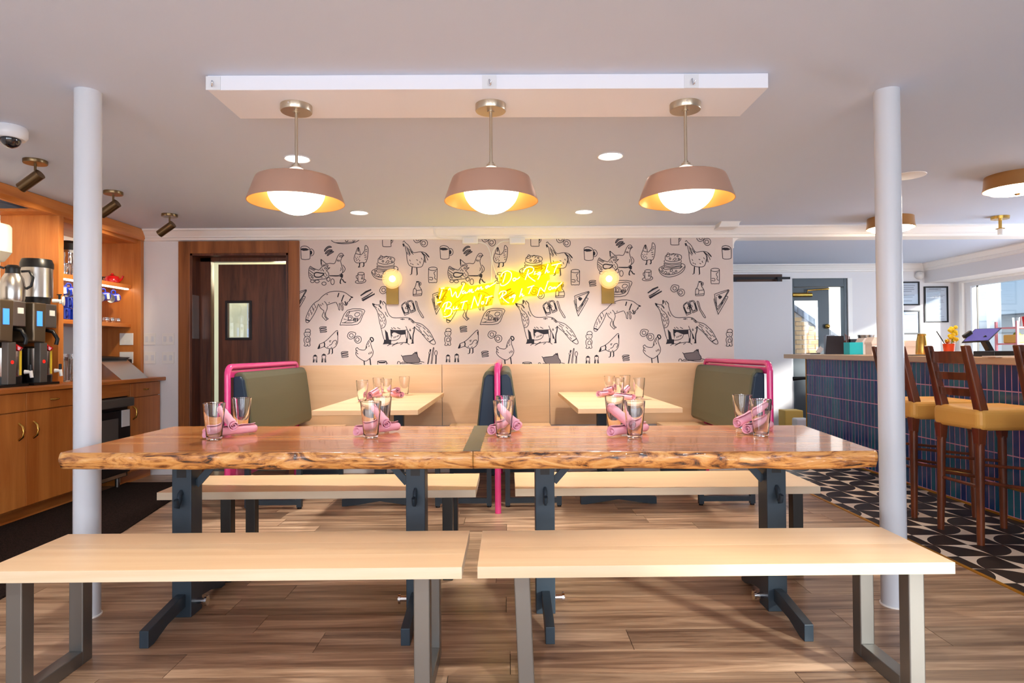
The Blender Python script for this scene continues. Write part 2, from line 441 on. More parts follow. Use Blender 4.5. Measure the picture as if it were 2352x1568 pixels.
# other walls
struct(MB().box(2.0, YB+.15, 0, 2.135, YF, CEIL).build('wall_passage', 'wall_paint'))
struct(MB().box(XL-.15, YN, 0, XL, YB+.15, CEIL).build('wall_left', 'wall_paint'))
FDX0, FDX1, FDZ = 3.92, 4.75, 2.10
struct(MB().box(2.0, YF, 0, FDX0, YF+.15, CEIL).box(FDX1, YF, 0, XR+.15, YF+.15, CEIL).box(FDX0, YF, FDZ, FDX1, YF+.15, CEIL).build('wall_far', 'wall_paint'))
WY0, WY1, WZ0, WZ1 = 4.3, 8.45, .98, 2.0
struct(MB().box(XR, YN, 0, XR+.15, WY0, CEIL).box(XR, WY1, 0, XR+.15, YF+.15, CEIL).box(XR, WY0, 0, XR+.15, WY1, WZ0).box(XR, WY0, WZ1, XR+.15, WY1, CEIL).build('wall_right', 'wall_paint'))
struct(MB().box(5.75, YN, 2.025, XR, YF, CEIL).build('wall_soffit', 'wall_paint'), 'dropped soffit over the bar window')
win = struct(MB().box(XR-.03, WY0-.06, WZ0-.06, XR-.0005, WY1+.06, WZ0).box(XR-.03, WY0-.06, WZ1, XR-.0005, WY1+.06, WZ1+.024).box(XR-.03, WY1, WZ0, XR-.0005, WY1+.06, WZ1).box(XR-.03, WY0-.06, WZ0, XR-.0005, WY0, WZ1).build('window_1', 'trim_paint'), 'wide window over the bar with white frame')
MB().box(XR+.01, WY0+.1, WZ0, XR+.10, WY1-.1, WZ0+.05).box(XR+.01, WY0+.1, WZ1-.05, XR+.10, WY1-.1, WZ1).box(XR+.01, WY1-.10, WZ0, XR+.10, WY1, WZ1).box(XR+.01, WY0, WZ0, XR+.10, WY0+.1, WZ1).box(XR+.05, WY1-.165, WZ0, XR+.07, WY1-.155, WZ1, 1).build('window_frame', ['white_enamel', 'grey_plastic'], win, world=True)
MB().box(XR+.06, WY0, WZ0, XR+.066, WY1, WZ1).build('pane', 'pane', win)
# front wall behind the viewer, with the street windows
fw = MB(); ops = [(-3.0, -1.4), (-.8, .8), (1.6, 3.2), (3.62, 4.62)]; z0, z1 = .55, 2.05
xs = [XL-.15] + [v for p in ops for v in p] + [XR+.15]
for k in range(0, len(xs), 2): fw.box(xs[k], YN-.15, 0, xs[k+1], YN, CEIL)
for a, b_ in ops: fw.box(a, YN-.15, 0, b_, YN, z0).box(a, YN-.15, z1, b_, YN, CEIL)
struct(fw.build('wall_front', 'wall_paint'))
for k, (a, b_) in enumerate(ops):
    fr = MB().box(a, YN-.1, z0, a+.05, YN-.05, z1).box(b_-.05, YN-.1, z0, b_, YN-.05, z1).box(a, YN-.1, z0, b_, YN-.05, z0+.05).box(a, YN-.1, z1-.05, b_, YN-.05, z1).box((a+b_)/2-.06, YN-.1, z0, (a+b_)/2+.06, YN-.05, z1)
    wo = struct(fr.build('window_%d' % (k+2), 'white_enamel'))
    MB().box(a, YN-.078, z0, b_, YN-.072, z1).build('pane', 'pane', wo)
    if k < 3: MB().box(a, YN-.045, z0, b_, YN-.04, z1).build('sun_block_panel', 'trim_paint', wo)  # unseen opaque panels added to keep the sun out of these windows
# kitchen glimpsed beyond the door
struct(MB().box(XL, 7.6, 0, 2.0, 7.7, CEIL).build('wall_kitchen', 'kitchen_wall'))
lamp('kitchen_lamp', 'POINT', (-2.4, 6.9, 2.0), 14, (1, .88, .6), shadow_soft_size=.15)
rack = thing('wire_rack', 'metal kitchen rack glimpsed through the door window', 'rack', (-2.75, 7.35, 0))
for xx in (-2.95, -2.45):
    for yy in (7.2, 7.5): MB().cyl((xx, yy, 0), (xx, yy, 2.0), .012, n=6).build('post', 'steel', rack, world=True)
for zz in [.5+.25*i for i in range(6)]: MB().box(-2.96, 7.19, zz, -2.44, 7.51, zz+.02).build('shelf', 'steel', rack, world=True)
# --- kitchen door in its timber casing
door = struct(MB().box(DX0, YB-.03, 0, DX0-.11, YB+.0, DZ+.115).box(DX1, YB-.03, 0, DX1+.1, YB, DZ+.115).box(DX0, YB-.03, DZ, DX1, YB, DZ+.115).build('door_1', 'casing_wood', bevel=.004), 'dark wood swing door in a wide timber casing')
MB().box(DX0, YB-.029, 0, DX0+.02, YB+.2, DZ).box(DX1-.02, YB-.029, 0, DX1, YB+.2, DZ).box(DX0, YB-.029, DZ-.02, DX1, YB+.2, DZ).build('jamb', 'door_wood', door)
MB().box(DX0+.02, YB+.13, 0, DX0+.12, YB+.2, DZ-.02).box(DX0+.02, YB+.13, DZ-.055, DX1-.02, YB+.2, DZ-.02).build('door_stop', 'door_wood', door)
a, b_ = DX0+.165, DX1-.022; yl = YB+.19
wa, wbx, wz0, wz1 = -2.715, -2.495, 1.275, 1.62
leaf = MB().box(a, yl, .01, wa, yl+.045, DZ-.075).box(wbx, yl, .01, b_, yl+.045, DZ-.075).box(wa, yl, .01, wbx, yl+.045, wz0).box(wa, yl, wz1, wbx, yl+.045, DZ-.075).build('door_leaf', 'door_wood', door)
fz = .018
MB().box(wa-fz, yl-.01, wz0-fz, wa+.006, yl, wz1+fz).box(wbx-.006, yl-.01, wz0-fz, wbx+fz, yl, wz1+fz).box(wa, yl-.01, wz0-fz, wbx, yl, wz0+.006).box(wa, yl-.01, wz1-.006, wbx, yl, wz1+fz).build('pane_frame', 'frame_black', leaf, bevel=.003)
MB().box(wa, yl+.02, wz0, wbx, yl+.025, wz1).build('pane', 'pane', leaf)
MB().box(DX0+.0205, YB-.02, 1.27, DX0+.022, YB+.10, 1.68).build('push_plate', 'steel', door)
# --- structural posts
for k, (x, y_, lb) in enumerate(((-1.838, 2.774, 'white round steel post at the left end of the long table'), (1.707, 2.805, 'white round steel post at the right end of the long table, before the bar'))):
    t = tag(MB().cyl((0, 0, 0), (0, 0, CEIL), .0525, n=40).build('steel_post', 'post_paint', loc=(x, y_, 0)), lb, 'post', 'white steel posts')
    MB().cyl((0, 0, 0), (0, 0, .006), .058, n=40).build('caulk_ring', 'trim_paint', t)
# --- dropped white box that carries the pendants
bx = struct(MB().box(-1.24, 2.615, 2.228, 1.097, 2.94, CEIL).build('trim_6', 'beam_paint', bevel=.003), 'white ceiling box carrying the three pendant lamps')
for x, lb in ((490, 'small screw hook on a clear plate at the left end of the white ceiling box'), (1124, 'small screw hook on a clear plate at the middle of the white ceiling box'), (1588, 'small screw hook on a clear plate at the right end of the white ceiling box')):
    p = py(x, 192, 2.615); t = thing('wall_hook', lb, 'hook', (p.x, 2.615, 2.25), group='hooks on the ceiling box')
    MB().box(-.03, -.003, -.022, .03, -.0002, .035).build('plate', 'white_enamel', t)
    MB().tube([(0, -.003, .012), (0, -.012, .012), (0, -.014, 0), (.002, -.018, -.014), (.006, -.026, -.012), (.008, -.028, 0)], .003, 6).build('hook', 'chrome', t)
# ================================================================== WALLPAPER PRINT
# each motif: line strokes '-', thick strokes '=', filled shapes '#', grey fills '%', ovals 'o' (cx,cy,rx,ry)
CROP = {'A': (840, 660, 8.711), 'B': (680, 530, 9.8), 'C': (1340, 540, 5.2257), 'D': (680, 520, 4.523)}
KW = YB/FPX
MOT = {
'printed_fox': ('A', '''-135,318 190,340 240,350 290,340
-290,340 288,262 320,285 345,335 350,355
-350,300 355,278 395,320 405,345 405,400
-405,345 408,400 430,470 465,545 510,590 545,605 620,612 700,608 780,605 850,612 900,630 940,665 985,705
-985,705 1060,720 1130,750 1200,810 1260,870 1310,950 1350,1030 1385,1100 1385,1135 1360,1148 1320,1135 1270,1100 1220,1055 1150,970 1090,900 1040,860 1000,825 970,785
#1350,1015 1335,1045 1265,1085 1280,1102 1350,1056
-135,318 150,360 200,420 235,490 255,580 275,690 300,790 315,850 340,960 365,1040
-250,415 275,465 320,500 365,560 395,630 405,690 395,750 365,800 320,815 305,815
#135,318 150,360 170,360 185,345
#290,262 288,330 305,330 312,290
#355,278 385,330 392,320
=260,370 285,375 300,400 315,425
-140,340 180,375 225,410
#380,840 430,900 445,1000 465,1050 400,1050 393,950
#365,1040 405,1050 470,1045 510,1050 505,1135 500,1150 440,1130 340,1140 360,1095
#490,845 560,860 790,865 795,940 700,952 640,930 590,905 550,900 520,930 512,1040 495,950
-490,845 560,860 700,862 830,855
-430,900 445,980 460,1050
-800,780 830,850 870,930 900,1000 915,1045
=970,790 965,880 945,950 940,1045
-790,865 795,950 815,1030
-835,870 840,950 835,1030
#850,890 890,950 915,1040 880,1040 870,960
#805,1025 840,1030 835,1110 785,1120 800,1090
#915,1045 950,1045 955,1130 900,1130 920,1100
-695,955 680,1000 640,1040 580,1060 510,1065
-530,985 515,930 550,900
-560,1020 570,985
-590,1010 600,975
-620,995 635,960
-645,985 660,955
-430,1170 500,1130 560,1140 640,1100
-520,1175 600,1130 700,1110 800,1105 870,1150
-690,1150 740,1120
-255,520 285,560
-270,560 300,600
-300,530 320,560
-310,600 330,640
-290,640 310,690
-340,650 330,690
-360,580 350,620
-380,640 365,690
-330,740 320,790
-360,700 375,740
-385,490 410,530
-395,530 445,590
-690,635 750,650
-720,628 780,640
-850,640 880,655
-860,625 910,660
-900,670 950,720
-920,660 970,720
-510,805 540,835
-550,800 600,835
-630,805 690,835
-870,850 890,880
-880,830 900,870
-930,830 960,815
-1010,735 1110,790
-1000,770 1080,820
-1140,800 1190,850
-1060,830 1120,910
-1150,870 1200,930
-1220,870 1270,920
-1130,930 1190,980
-1200,930 1260,990
-1270,960 1320,1010
-1220,1010 1260,1050''', [(0, 0), (328, -1), (649, -.5)]),
'printed_toast': ('A', '''-810,300 760,315 730,340 715,390 775,545 790,552 860,525 865,500 810,300
-735,385 750,340 800,322 850,480 785,500 735,385
-830,300 870,270 915,262 950,300 995,450 985,475 910,508 895,490 830,300
-850,310 900,280 930,310 960,430 900,460 850,310
-790,420 835,365 850,420 790,420
-850,340 900,375 870,420
=722,395 780,525
-785,520 862,505
=950,310 985,450
-905,485 985,455''', [(0, 0), (325, 0), (647, 0)]),
'printed_knife': ('A', '''-995,290 1010,278 1025,300 1060,430 1090,480 1158,595 1140,608 1110,575 1065,490 1045,455 995,290''', [(0, 0), (325, 0), (647, 0)]),
'printed_sitting_hen': ('A', '''%712,1352 730,1375 790,1365 870,1358 930,1350 960,1320 1000,1315 1030,1340 1045,1390 1080,1440 1080,1480 1060,1505 960,1510 850,1510 790,1490 750,1440 740,1400
-710,1350 730,1375 790,1365 870,1358 930,1350 960,1320 1000,1315 1030,1340 1045,1390 1080,1440 1080,1480 1060,1505 960,1510 850,1510 790,1490 750,1440 740,1400 710,1350
#975,1310 985,1285 1000,1300 1015,1285 1030,1290 1040,1350 1020,1335 1000,1320
-690,1530 740,1490 790,1500
-1080,1480 1170,1500
-720,1525 860,1515 1000,1535 1120,1520
-630,1530 640,1490 665,1480 690,1500 690,1525''', [(0, 0), (323, 3), (646, -6)]),
'printed_cutlery': ('A', '''#1285,1230 1315,1240 1300,1290 1272,1285
-1262,1290 1268,1330 1285,1335 1300,1290
-1270,1330 1240,1510 1235,1530
-1250,1530 1285,1335
-1355,1200 1365,1215 1350,1320 1325,1530
-1305,1530 1335,1280 1355,1200
-1405,1262 1385,1290 1380,1330 1400,1365 1420,1350 1432,1310 1425,1280 1405,1262
-1402,1365 1392,1530
-1410,1530 1415,1360''', [(0, 0), (322, 2)]),
'printed_cup': ('A', '''o327,1480,88,14
o327,1503,62,6
-240,1480 240,1540
-415,1480 415,1540
-418,1495 445,1530''', [(0, 0), (333, 3)]),
'printed_mug': ('B', '''-108,400 120,365 170,345 230,348 285,375 312,410 318,440
#108,405 150,390 230,392 305,425 250,447 170,452 110,430
-108,400 110,430 118,600 130,635 200,650 280,642 312,625 318,560 318,440
-312,425 350,410 390,440 405,490 390,540 350,565 320,560
#318,450 350,445 368,490 355,535 318,545''', [(0, 0), (319.6, -1), (650, 2)]),
'printed_mug_edge': ('B', '''-108,400 120,365 170,345 230,348 285,375 312,410 318,440
#108,405 150,390 230,392 305,425 250,447 170,452 110,430
-108,400 110,430 118,600 130,635 200,650 280,642 312,625 318,560 318,440''', [(967, -1)]),
'printed_sausages': ('B', '''%640,465 650,420 700,365 760,345 805,370 760,380 710,400 665,450
%655,515 680,475 740,430 815,430 800,455 740,475 690,515
%700,555 730,510 800,465 850,470 820,495 760,530 720,560
-640,465 650,420 700,365 760,345 805,370 760,380 710,400 665,450 640,465
-655,515 680,475 740,430 815,430 800,455 740,475 690,515 655,515
-700,555 730,510 800,465 850,470 820,495 760,530 720,560 700,555''', [(0, 0), (318, 0), (668, -19)]),
'printed_pigeon': ('B', '''=565,640 572,760
-572,760 575,800
-565,640 610,680 680,738 770,735 855,742 890,700 920,620 950,560 990,515 1040,512 1065,545
#1050,540 1092,558 1055,580
-1060,575 1035,600 1010,660 1010,720 1040,820 1055,880 1040,950 990,985
-1050,770 1090,820 1105,860 1090,910 1050,950
-980,585 1000,555 1040,560 1030,590 980,585
-990,985 960,1010 750,1010
-750,1015 900,1025 980,1020
#970,1020 1030,965 1060,990 1055,1050 1030,1070 1000,1040
=1025,1070 1000,1120 990,1180
=990,1180 1015,1190
=1040,1090 1085,1160
=1085,1160 1125,1165
-925,650 935,690
-950,650 955,695
-975,655 978,695
-1010,830 1015,880 995,905''', [(0, 0), (319.7, 0), (663, -19)]),
'printed_nesting_hen': ('B', '''-325,795 300,840 285,920 290,1010 315,1075 360,1105 440,1105 520,1095 600,1090 680,1080 725,1050 740,1000 730,950 690,905
-325,795 390,840 460,870 520,885 560,840 600,805 650,790 700,800 720,840 765,830 730,860 700,890 670,905
-605,800 605,770 640,775 660,755 690,765 720,775 715,810
=410,980 430,950 480,940 560,955 630,965 590,1010 540,1040 470,1045 425,1030 410,980
-640,850 660,830 700,845 680,865 640,850
-310,850 420,900
-300,890 400,960
-295,940 390,1020
-305,990 400,1060
-320,830 440,880
-330,1040 390,1080
-560,880 570,910
-590,850 600,900
-620,880 625,920
-650,940 670,970
-620,1000 650,1030
-680,980 700,1020
-660,1030 680,1060
-560,1060 600,1060
o370,1135,42,32
o475,1140,48,33
o630,1190,48,36
o728,1092,38,46
o822,1150,40,66''', [(0, 0), (319.7, 0), (663, -19)]),
'printed_small_hen': ('B', '''-1345,500 1320,560 1305,620 1320,680 1360,720 1430,722 1500,715 1560,720 1590,670 1610,600 1620,500 1625,410 1600,350 1565,330 1550,380 1545,440 1510,500 1455,545 1440,480 1420,400 1405,375 1380,400 1345,500
#1385,400 1408,370 1422,405 1405,415
=1400,410 1402,470
-1350,510 1400,530 1445,540
=1435,725 1425,800
=1425,800 1400,825
-1425,800 1440,830
=1525,720 1530,790
=1530,790 1500,810
-1330,600 1350,590
-1340,640 1370,620
-1360,680 1380,650
-1380,590 1400,600
-1400,650 1420,630
-1430,600 1440,570
-1420,690 1440,660
-1530,550 1580,545
-1540,600 1590,590
-1550,650 1580,640
-1560,430 1600,420
-1555,470 1600,465
-1530,510 1560,500''', [(0, 0), (320, 0), (659, -6)]),
'printed_teacup': ('B', '''o1465,965,72,30
-1393,970 1400,1140 1450,1150 1520,1130 1538,970
-1393,1000 1360,1010 1360,1060 1390,1085
-1490,985 1490,1050
o1488,1072,13,15
-1400,1105 1345,1135 1340,1165 1400,1185 1490,1180 1560,1150 1570,1110 1535,1090''', [(0, 0), (320, 0), (658.6, -6)]),
'printed_plate': ('B', '''-775,190 830,245 930,280 1080,295 1230,285 1360,250 1450,190
-900,270 1040,275 1300,255
o1142,222,28,26
o1305,225,22,24
#900,200 1000,195 920,220''', [(0, 0)]),
'printed_pancakes': ('C', '''-980,275 985,300 1060,320 1130,310 1170,290 1178,255 1150,235 1090,228 1020,232 985,250 980,275
-972,300 975,330 1060,345 1165,330 1172,300
-968,335 975,365 1060,380 1165,365 1170,335
-970,345 1060,362 1168,348
-970,370 968,410 1060,405 1160,395 1170,360
-972,385 1060,395 1165,378
-995,260 1015,212 1040,245 995,260
-1055,245 1075,222 1105,235 1085,255
-1070,305 1095,275 1115,290 1085,308
o1038,283,10,10
o1130,253,9,9
o1143,287,9,9
-968,365 915,390 903,420 930,470 985,500 1050,503 1130,480 1190,440 1218,390 1210,355 1172,340
-905,410 940,455 1000,475 1080,470 1150,445 1215,380
o945,398,10,10
o945,430,10,10
o1110,435,10,10
#1155,410 1170,395 1190,380 1180,372 1160,390
o1022,465,10,10
-960,455 985,435 1000,460 975,465
-1035,440 1050,405 1068,430 1040,442
-1060,460 1085,445 1095,465 1065,470''', [(0, 0), (-320, 4), (-659, 6)]),
'printed_rooster': ('C', '''-1220,80 1235,65 1250,85 1285,115 1310,155 1345,205 1400,200 1440,197 1490,210 1525,245 1535,265
-1245,120 1260,195 1270,290 1290,350 1330,375 1400,385 1450,370 1470,310 1475,255 1440,200
-1440,200 1480,240 1495,330
-1450,205 1500,250 1520,300
-1475,260 1480,325
-1490,215 1530,262
=1330,380 1322,465
-1322,465 1303,472
=1385,385 1390,470
-1390,470 1378,478
#1213,98 1225,135 1242,125 1235,95
-1265,130 1285,200
-1280,150 1310,230
-1290,200 1300,245
-1300,160 1330,215
-1320,190 1345,230
-1270,200 1280,230
-1300,290 1310,310
-1330,340 1345,355
-1380,290 1400,300
-1420,310 1430,335
-1390,340 1410,350
-1310,330 1320,345
-1440,270 1450,290''', [(0, 0), (-319, 3), (-648, 1)]),
'printed_can': ('C', '''o1580,417,52,20
-1528,420 1528,570 1550,582 1605,582 1628,570 1632,415
-1618,445 1592,465 1605,500 1600,530 1622,545
-1535,520 1572,522 1572,550 1535,545''', [(0, 0), (-321, 2.7), (-648, -2.5)]),
'printed_jug': ('C', '''#1380,575 1380,552 1410,552 1410,562
-1380,575 1365,625 1345,660 1342,720 1355,728 1430,725 1445,715 1445,660 1415,610 1410,552
-1342,712 1445,705
-1345,645 1378,648 1378,705 1345,708
-1378,665 1445,658
-1412,562 1435,570 1435,595 1415,610
#1412,570 1426,575 1425,595 1412,600''', [(0, 0), (-321, 4), (-648, 0)]),
'printed_eggs': ('C', '''-1050,630 1070,600 1110,597 1145,612 1135,645 1110,675 1075,682 1048,655 1050,630
o1093,638,22,22
-1125,680 1150,650 1195,652 1212,680 1205,715 1175,733 1145,720 1125,680
o1165,688,22,22''', [(0, 0), (-70.4, 102), (-668, 4), (-742, 108), (-419.5, 106), (-322, 6), (60, -116), (-262, -113), (-590, -113), (-434, -115)]),
'printed_sandwich': ('C', '''-1575,725 1580,705 1720,660 1745,660 1735,690 1615,880 1600,870 1575,760 1575,725
-1590,725 1710,678 1735,672 1610,860 1590,740
-1565,760 1570,800 1610,940 1625,930 1725,760 1725,735 1710,735
-1580,800 1612,910 1710,755
#1612,735 1630,720 1650,728 1665,738 1655,755 1635,770 1620,755
#1640,835 1675,790 1670,815 1650,838''', [(0, 0), (-321, 4), (-646.7, 0), (-970, 0)]),
'printed_bacon': ('C', '''#765,690 830,640 895,615 900,630 840,660 775,700
#778,730 850,690 915,648 915,660 850,706 785,738
#780,745 860,705 940,665 940,682 870,722 800,763''', [(0, 0), (-659, 6), (-338, 4)]),
'printed_leaping_fox': ('C', '''-245,905 280,885 320,840 380,800 440,782 520,780 590,795 640,830 650,838 690,855 660,862 655,880 645,895 620,915 625,925 608,950 575,935 560,910
-480,910 430,925 375,945
-245,905 205,940 165,1000 130,1080 122,1135 140,1155 165,1140 210,1075 245,1010 265,960 275,930
#125,1112 150,1118 172,1128 165,1142 140,1130 122,1128
-280,935 300,980 330,1005 340,1020 318,1075 345,1110 365,1130 375,1115
-345,900 370,930 380,980 360,1040 365,1085 393,1110 375,1115
-350,1030 350,1080 375,1115
-485,910 510,960 515,995 530,1005 530,960 520,925
-530,920 555,970 555,1005 568,1005 568,960 545,910
=580,825 565,860 550,905
=590,900 608,948
#605,945 622,918 612,910
#650,838 690,855 668,858
=645,890 660,872
=520,800 505,850
-370,820 390,815
-395,920 410,910
-300,935 310,955
-320,920 330,940
-200,960 210,1000
-180,1000 185,1040
-160,1040 160,1080
-220,980 215,1020
-200,1030 190,1060
-240,950 240,980
-150,1090 150,1105
-225,930 230,950''', [(0, 0), (-661, -20), (-338, -20)]),
'printed_honey_bottle': ('C', '''-45,1170 45,1190 100,1190 102,1168 85,1155 55,1158 45,1170
-38,1195 30,1220 45,1245 85,1245 102,1220 98,1195 38,1195
-45,1245 28,1270 30,1310 38,1330 28,1355 60,1358 66,1335 75,1358 100,1352 95,1320 103,1275 85,1245
-55,1275 80,1270 88,1300 78,1312 52,1310 55,1275
-55,1213 58,1218
-75,1213 78,1218
-58,1230 74,1230''', [(0, 0), (-646.6, -5.5), (-324, -7), (322, -5)]),
'printed_grazing_hen': ('C', '''-420,1180 425,1260 420,1330 390,1380 340,1400 290,1390 265,1375 215,1390 185,1398 200,1370 205,1345 250,1325 300,1290 360,1230 420,1180
#180,1398 195,1360 210,1345 215,1375 200,1400
=260,1320 268,1345 262,1380
-320,1360 350,1345 370,1310 400,1300 412,1320 395,1350
=325,1405 320,1460
-320,1460 298,1465
=360,1400 360,1455
-360,1455 345,1462
-320,1310 345,1300
-325,1320 340,1315
-300,1385 310,1370
-340,1390 355,1380
=418,1200 424,1240''', [(0, 0), (-645.3, -7), (-323, -8)]),
'printed_standing_hen': ('C', '''-735,1315 715,1330 722,1360 715,1390 740,1430 800,1470 840,1478 880,1450 910,1420 925,1370 905,1310 895,1270 905,1240
-735,1315 760,1340 825,1345 840,1300 860,1250 890,1215
=890,1215 895,1200 915,1200 928,1225 915,1245 905,1240 890,1215
=815,1478 820,1535
=885,1450 895,1535
-870,1380 875,1400
-885,1370 892,1395
-900,1365 908,1390
-870,1260 860,1290
-880,1290 870,1310
-850,1300 845,1330
-880,1240 875,1260
-725,1345 740,1365
-722,1375 745,1395''', [(0, 0), (-659.7, 6), (-337, 3.5)]),
'printed_shakers': ('C', '''#32,1458 52,1444 74,1458 76,1470 30,1470
#134,1448 157,1434 180,1448 181,1460 132,1460
-30,1470 34,1490 28,1540
-76,1470 72,1490 76,1540
-132,1460 137,1480 130,1540
-181,1460 176,1480 182,1540
#36,1505 48,1500 42,1540 32,1540
#66,1505 58,1500 62,1540 72,1540
#140,1495 150,1490 146,1540 134,1540
#172,1495 164,1490 166,1540 178,1540''', [(0, 0), (-626, -2.6), (-321, -3)]),
'printed_links': ('C', '''-465,1460 480,1440 540,1438 545,1448 490,1455 465,1465
-468,1480 490,1462 545,1465 545,1475 490,1480 468,1485
-470,1500 495,1490 545,1490 548,1500 500,1505 472,1508''', [(0, 0), (-645.5, -8), (-323.4, -9), (-76.6, -171), (-695, -65), (-373, -66)]),
'printed_tray': ('D', '''-535,870 705,865 690,930 640,1015 480,1022 462,1010 535,870
-545,885 685,880 630,990 478,1000
-515,935 535,895 560,890 520,940
o560,955,18,15
-545,955 540,930 570,925 590,945 595,970 560,980 540,975 545,955
-610,915 630,895 665,905 650,930 620,935 610,915
=600,985 610,948
=615,988 625,948
=635,985 642,948
-500,1000 545,975 495,960''', [(0, 0), (321.7, -1), (614, -65)]),
'printed_mug_bottom': ('C', '''-1045,20 1045,100 1060,118 1140,118 1145,100 1145,20
-1145,80 1165,60 1172,20
#1146,20 1160,20 1156,50 1146,60''', [(0, 0), (-321, 3), (-661, 4)]),
}
def smooth(pts):
    if len(pts) < 4: return pts
    cl = (Vector(pts[0])-Vector(pts[-1])).length < 1e-6; out = []
    n = len(pts)
    for i in range(n-1):
        p0 = Vector(pts[i-1] if i else (pts[n-2] if cl else pts[0])); p1 = Vector(pts[i]); p2 = Vector(pts[i+1]); p3 = Vector(pts[i+2] if i+2 < n else (pts[1] if cl else pts[-1]))
        for k in range(3):
            t = k/3; out.append(tuple(.5*((2*p1)+(p2-p0)*t+(2*p0-5*p1+4*p2-p3)*t*t+(3*p1-p0-3*p2+p3)*t**3)))
    return out+[pts[-1]]
def ribbon(mb, pts, w, mi=0):
    P = [Vector(p) for p in pts]; vs = []
    for i, p in enumerate(P):
        d = (P[min(i+1, len(P)-1)]-P[max(i-1, 0)])
        d = d.normalized() if d.length > 1e-9 else Vector((1, 0))
        n = Vector((-d.y, d.x))*w/2
        vs += [(p.x+n.x, 0, p.y+n.y), (p.x-n.x, 0, p.y-n.y)]
    mb.add(vs, [(2*i, 2*i+1, 2*i+3, 2*i+2) for i in range(len(P)-1)], mi)
for name, (cr, txt, offs) in MOT.items():
    ox, oy, s = CROP[cr]; st = []
    for ln in txt.split('\n'):
        k = ln[0]
        if k == 'o':
            cx, cy, rx, ry = [float(v) for v in ln[1:].split(',')]
            st.append(('-', [(cx+rx*math.cos(2*PI*i/16), cy+ry*math.sin(2*PI*i/16)) for i in range(17)]))
        else: st.append((k, [tuple(float(v) for v in q.split(',')) for q in ln[1:].split()]))
    ax = min(p[0] for _, q in st for p in q); ay = min(p[1] for _, q in st for p in q)
    mb = MB()
    for k, q in st:
        loc = [((x-ax)/s*KW, -(y_-ay)/s*KW) for x, y_ in q]
        if k in '#%':
            n0 = len(loc); mb.add([(x, 0 if k == '#' else .0004, z) for x, z in loc], [tuple(range(n0))], 0 if k == '#' else 1)
        else: ribbon(mb, smooth(loc), .0058 if k == '-' else .0105)
    me = mb.mesh(name)
    for dx, dy in offs:
        p = py(ox+ax/s+dx, oy+ay/s+dy, YB)
        put(name, me, ['print_ink', 'print_grey'], wallpaper, (p.x, YB-.0042, p.z))

# ================================================================== NEON SIGN, SCONCES AND WALL GEAR
NE = '''I|225,640 285,630|245,660 205,800|165,865 235,845
W|345,665 370,635 390,690 405,770 460,690 475,770 510,760 600,560
a|600,672 565,695 575,722 620,690 612,718 650,700
n|650,705 690,650 680,700 722,645 715,700 750,690
n|770,680 820,620 815,660 870,608 865,650 900,640
a|975,590 935,612 950,635 990,590 985,615 1035,585 1100,545
D|1255,395 1235,470 1210,545|1180,450 1210,390 1280,360 1340,390 1345,460 1300,540 1230,590 1180,590 1175,560
o|1400,470 1370,490 1385,520 1420,495 1400,470 1440,490 1480,455
R|1620,340 1590,430 1565,500|1535,380 1570,320 1640,295 1700,320 1680,380 1610,420 1660,480 1725,525
i|1725,365 1705,420 1745,400
g|1805,375 1765,395 1770,425 1815,385 1790,450 1765,497
h|1930,250 1880,400|1888,378 1925,345 1920,385 1955,370
t|2090,240 2040,340 2025,390|1985,270 2140,235
B|330,860 300,960 280,1010|250,940 280,880 350,850 390,880 370,930 300,960 380,960 400,1000 370,1060 300,1090 270,1080
u|430,925 420,970 460,960 482,920 470,965 505,950
t|600,840 560,970|540,865 650,835
N|760,760 705,955|762,778 815,920|815,920 870,740
o|885,848 870,880 895,885 908,852 885,848
t|985,760 940,890|930,785 1045,755
R|1215,700 1190,760 1165,800|1150,730 1180,690 1250,680 1260,720 1200,770 1260,840 1310,870
i|1325,765 1310,800 1350,775
g|1398,735 1360,760 1375,780 1410,740 1385,820 1365,857
h|1515,640 1475,775|1485,750 1520,720 1520,760 1550,745
t|1680,600 1620,725|1600,625 1710,590
N|1800,630 1760,755|1810,622 1870,690|1870,690 1930,520
o|1962,608 1935,640 1960,662 1987,628 1962,608
w|2010,615 2000,650 2042,610 2040,645 2085,605 2150,545'''
def npt(x, y_, Y): return py(980+x/6.918, 570+y_/6.918, Y)
c = npt(1150, 700, YB)
sign = thing('neon_sign', 'yellow neon sign in handwritten script on the fox and hen wallpaper', 'neon sign', (c.x, YB, c.z))
for pl in ('195,630 330,610 470,640 620,540 700,600 1110,535 1090,600 1040,900 880,930 690,975 420,1000 390,1100 270,1120 230,960 160,870',
           '1150,420 1230,350 1350,350 1520,400 1560,300 1700,280 1920,240 2080,200 2150,230 2100,400 1950,420 1960,490 1900,540 2180,535 2140,680 1900,710 1740,760 1550,760 1380,900 1180,900 1130,760 1160,600'):
    q = [npt(*[float(v) for v in t_.split(',')], YB-.05) for t_ in pl.split()]
    MB().prism([(p.x, p.z) for p in q], YB-.050, YB-.046, 'y').build('acrylic_backing', 'acrylic', sign, world=True, fix=True)
for ln in NE.split('\n'):
    mb = MB()
    for st in ln.split('|')[1:]:
        q = [tuple(float(v) for v in t_.split(',')) for t_ in st.split()]
        mb.tube([npt(x, y_, YB-.056) for x, y_ in smooth(q)], .0056, 6)
        mb.tube([npt(x, y_, YB-.0615) for x, y_ in smooth(q)], .0032, 5, 1)
    mb.build('neon_letter', ['neon', 'neon_core'], sign, world=True)
for sx, sz in ((205, 700), (950, 620), (300, 1050), (1240, 420), (2080, 260), (2080, 620), (1220, 860)):
    p = npt(sx, sz, YB); MB().cyl((p.x, YB-.003, p.z), (p.x, YB-.05, p.z), .006, n=8).build('standoff', 'chrome', sign, world=True)
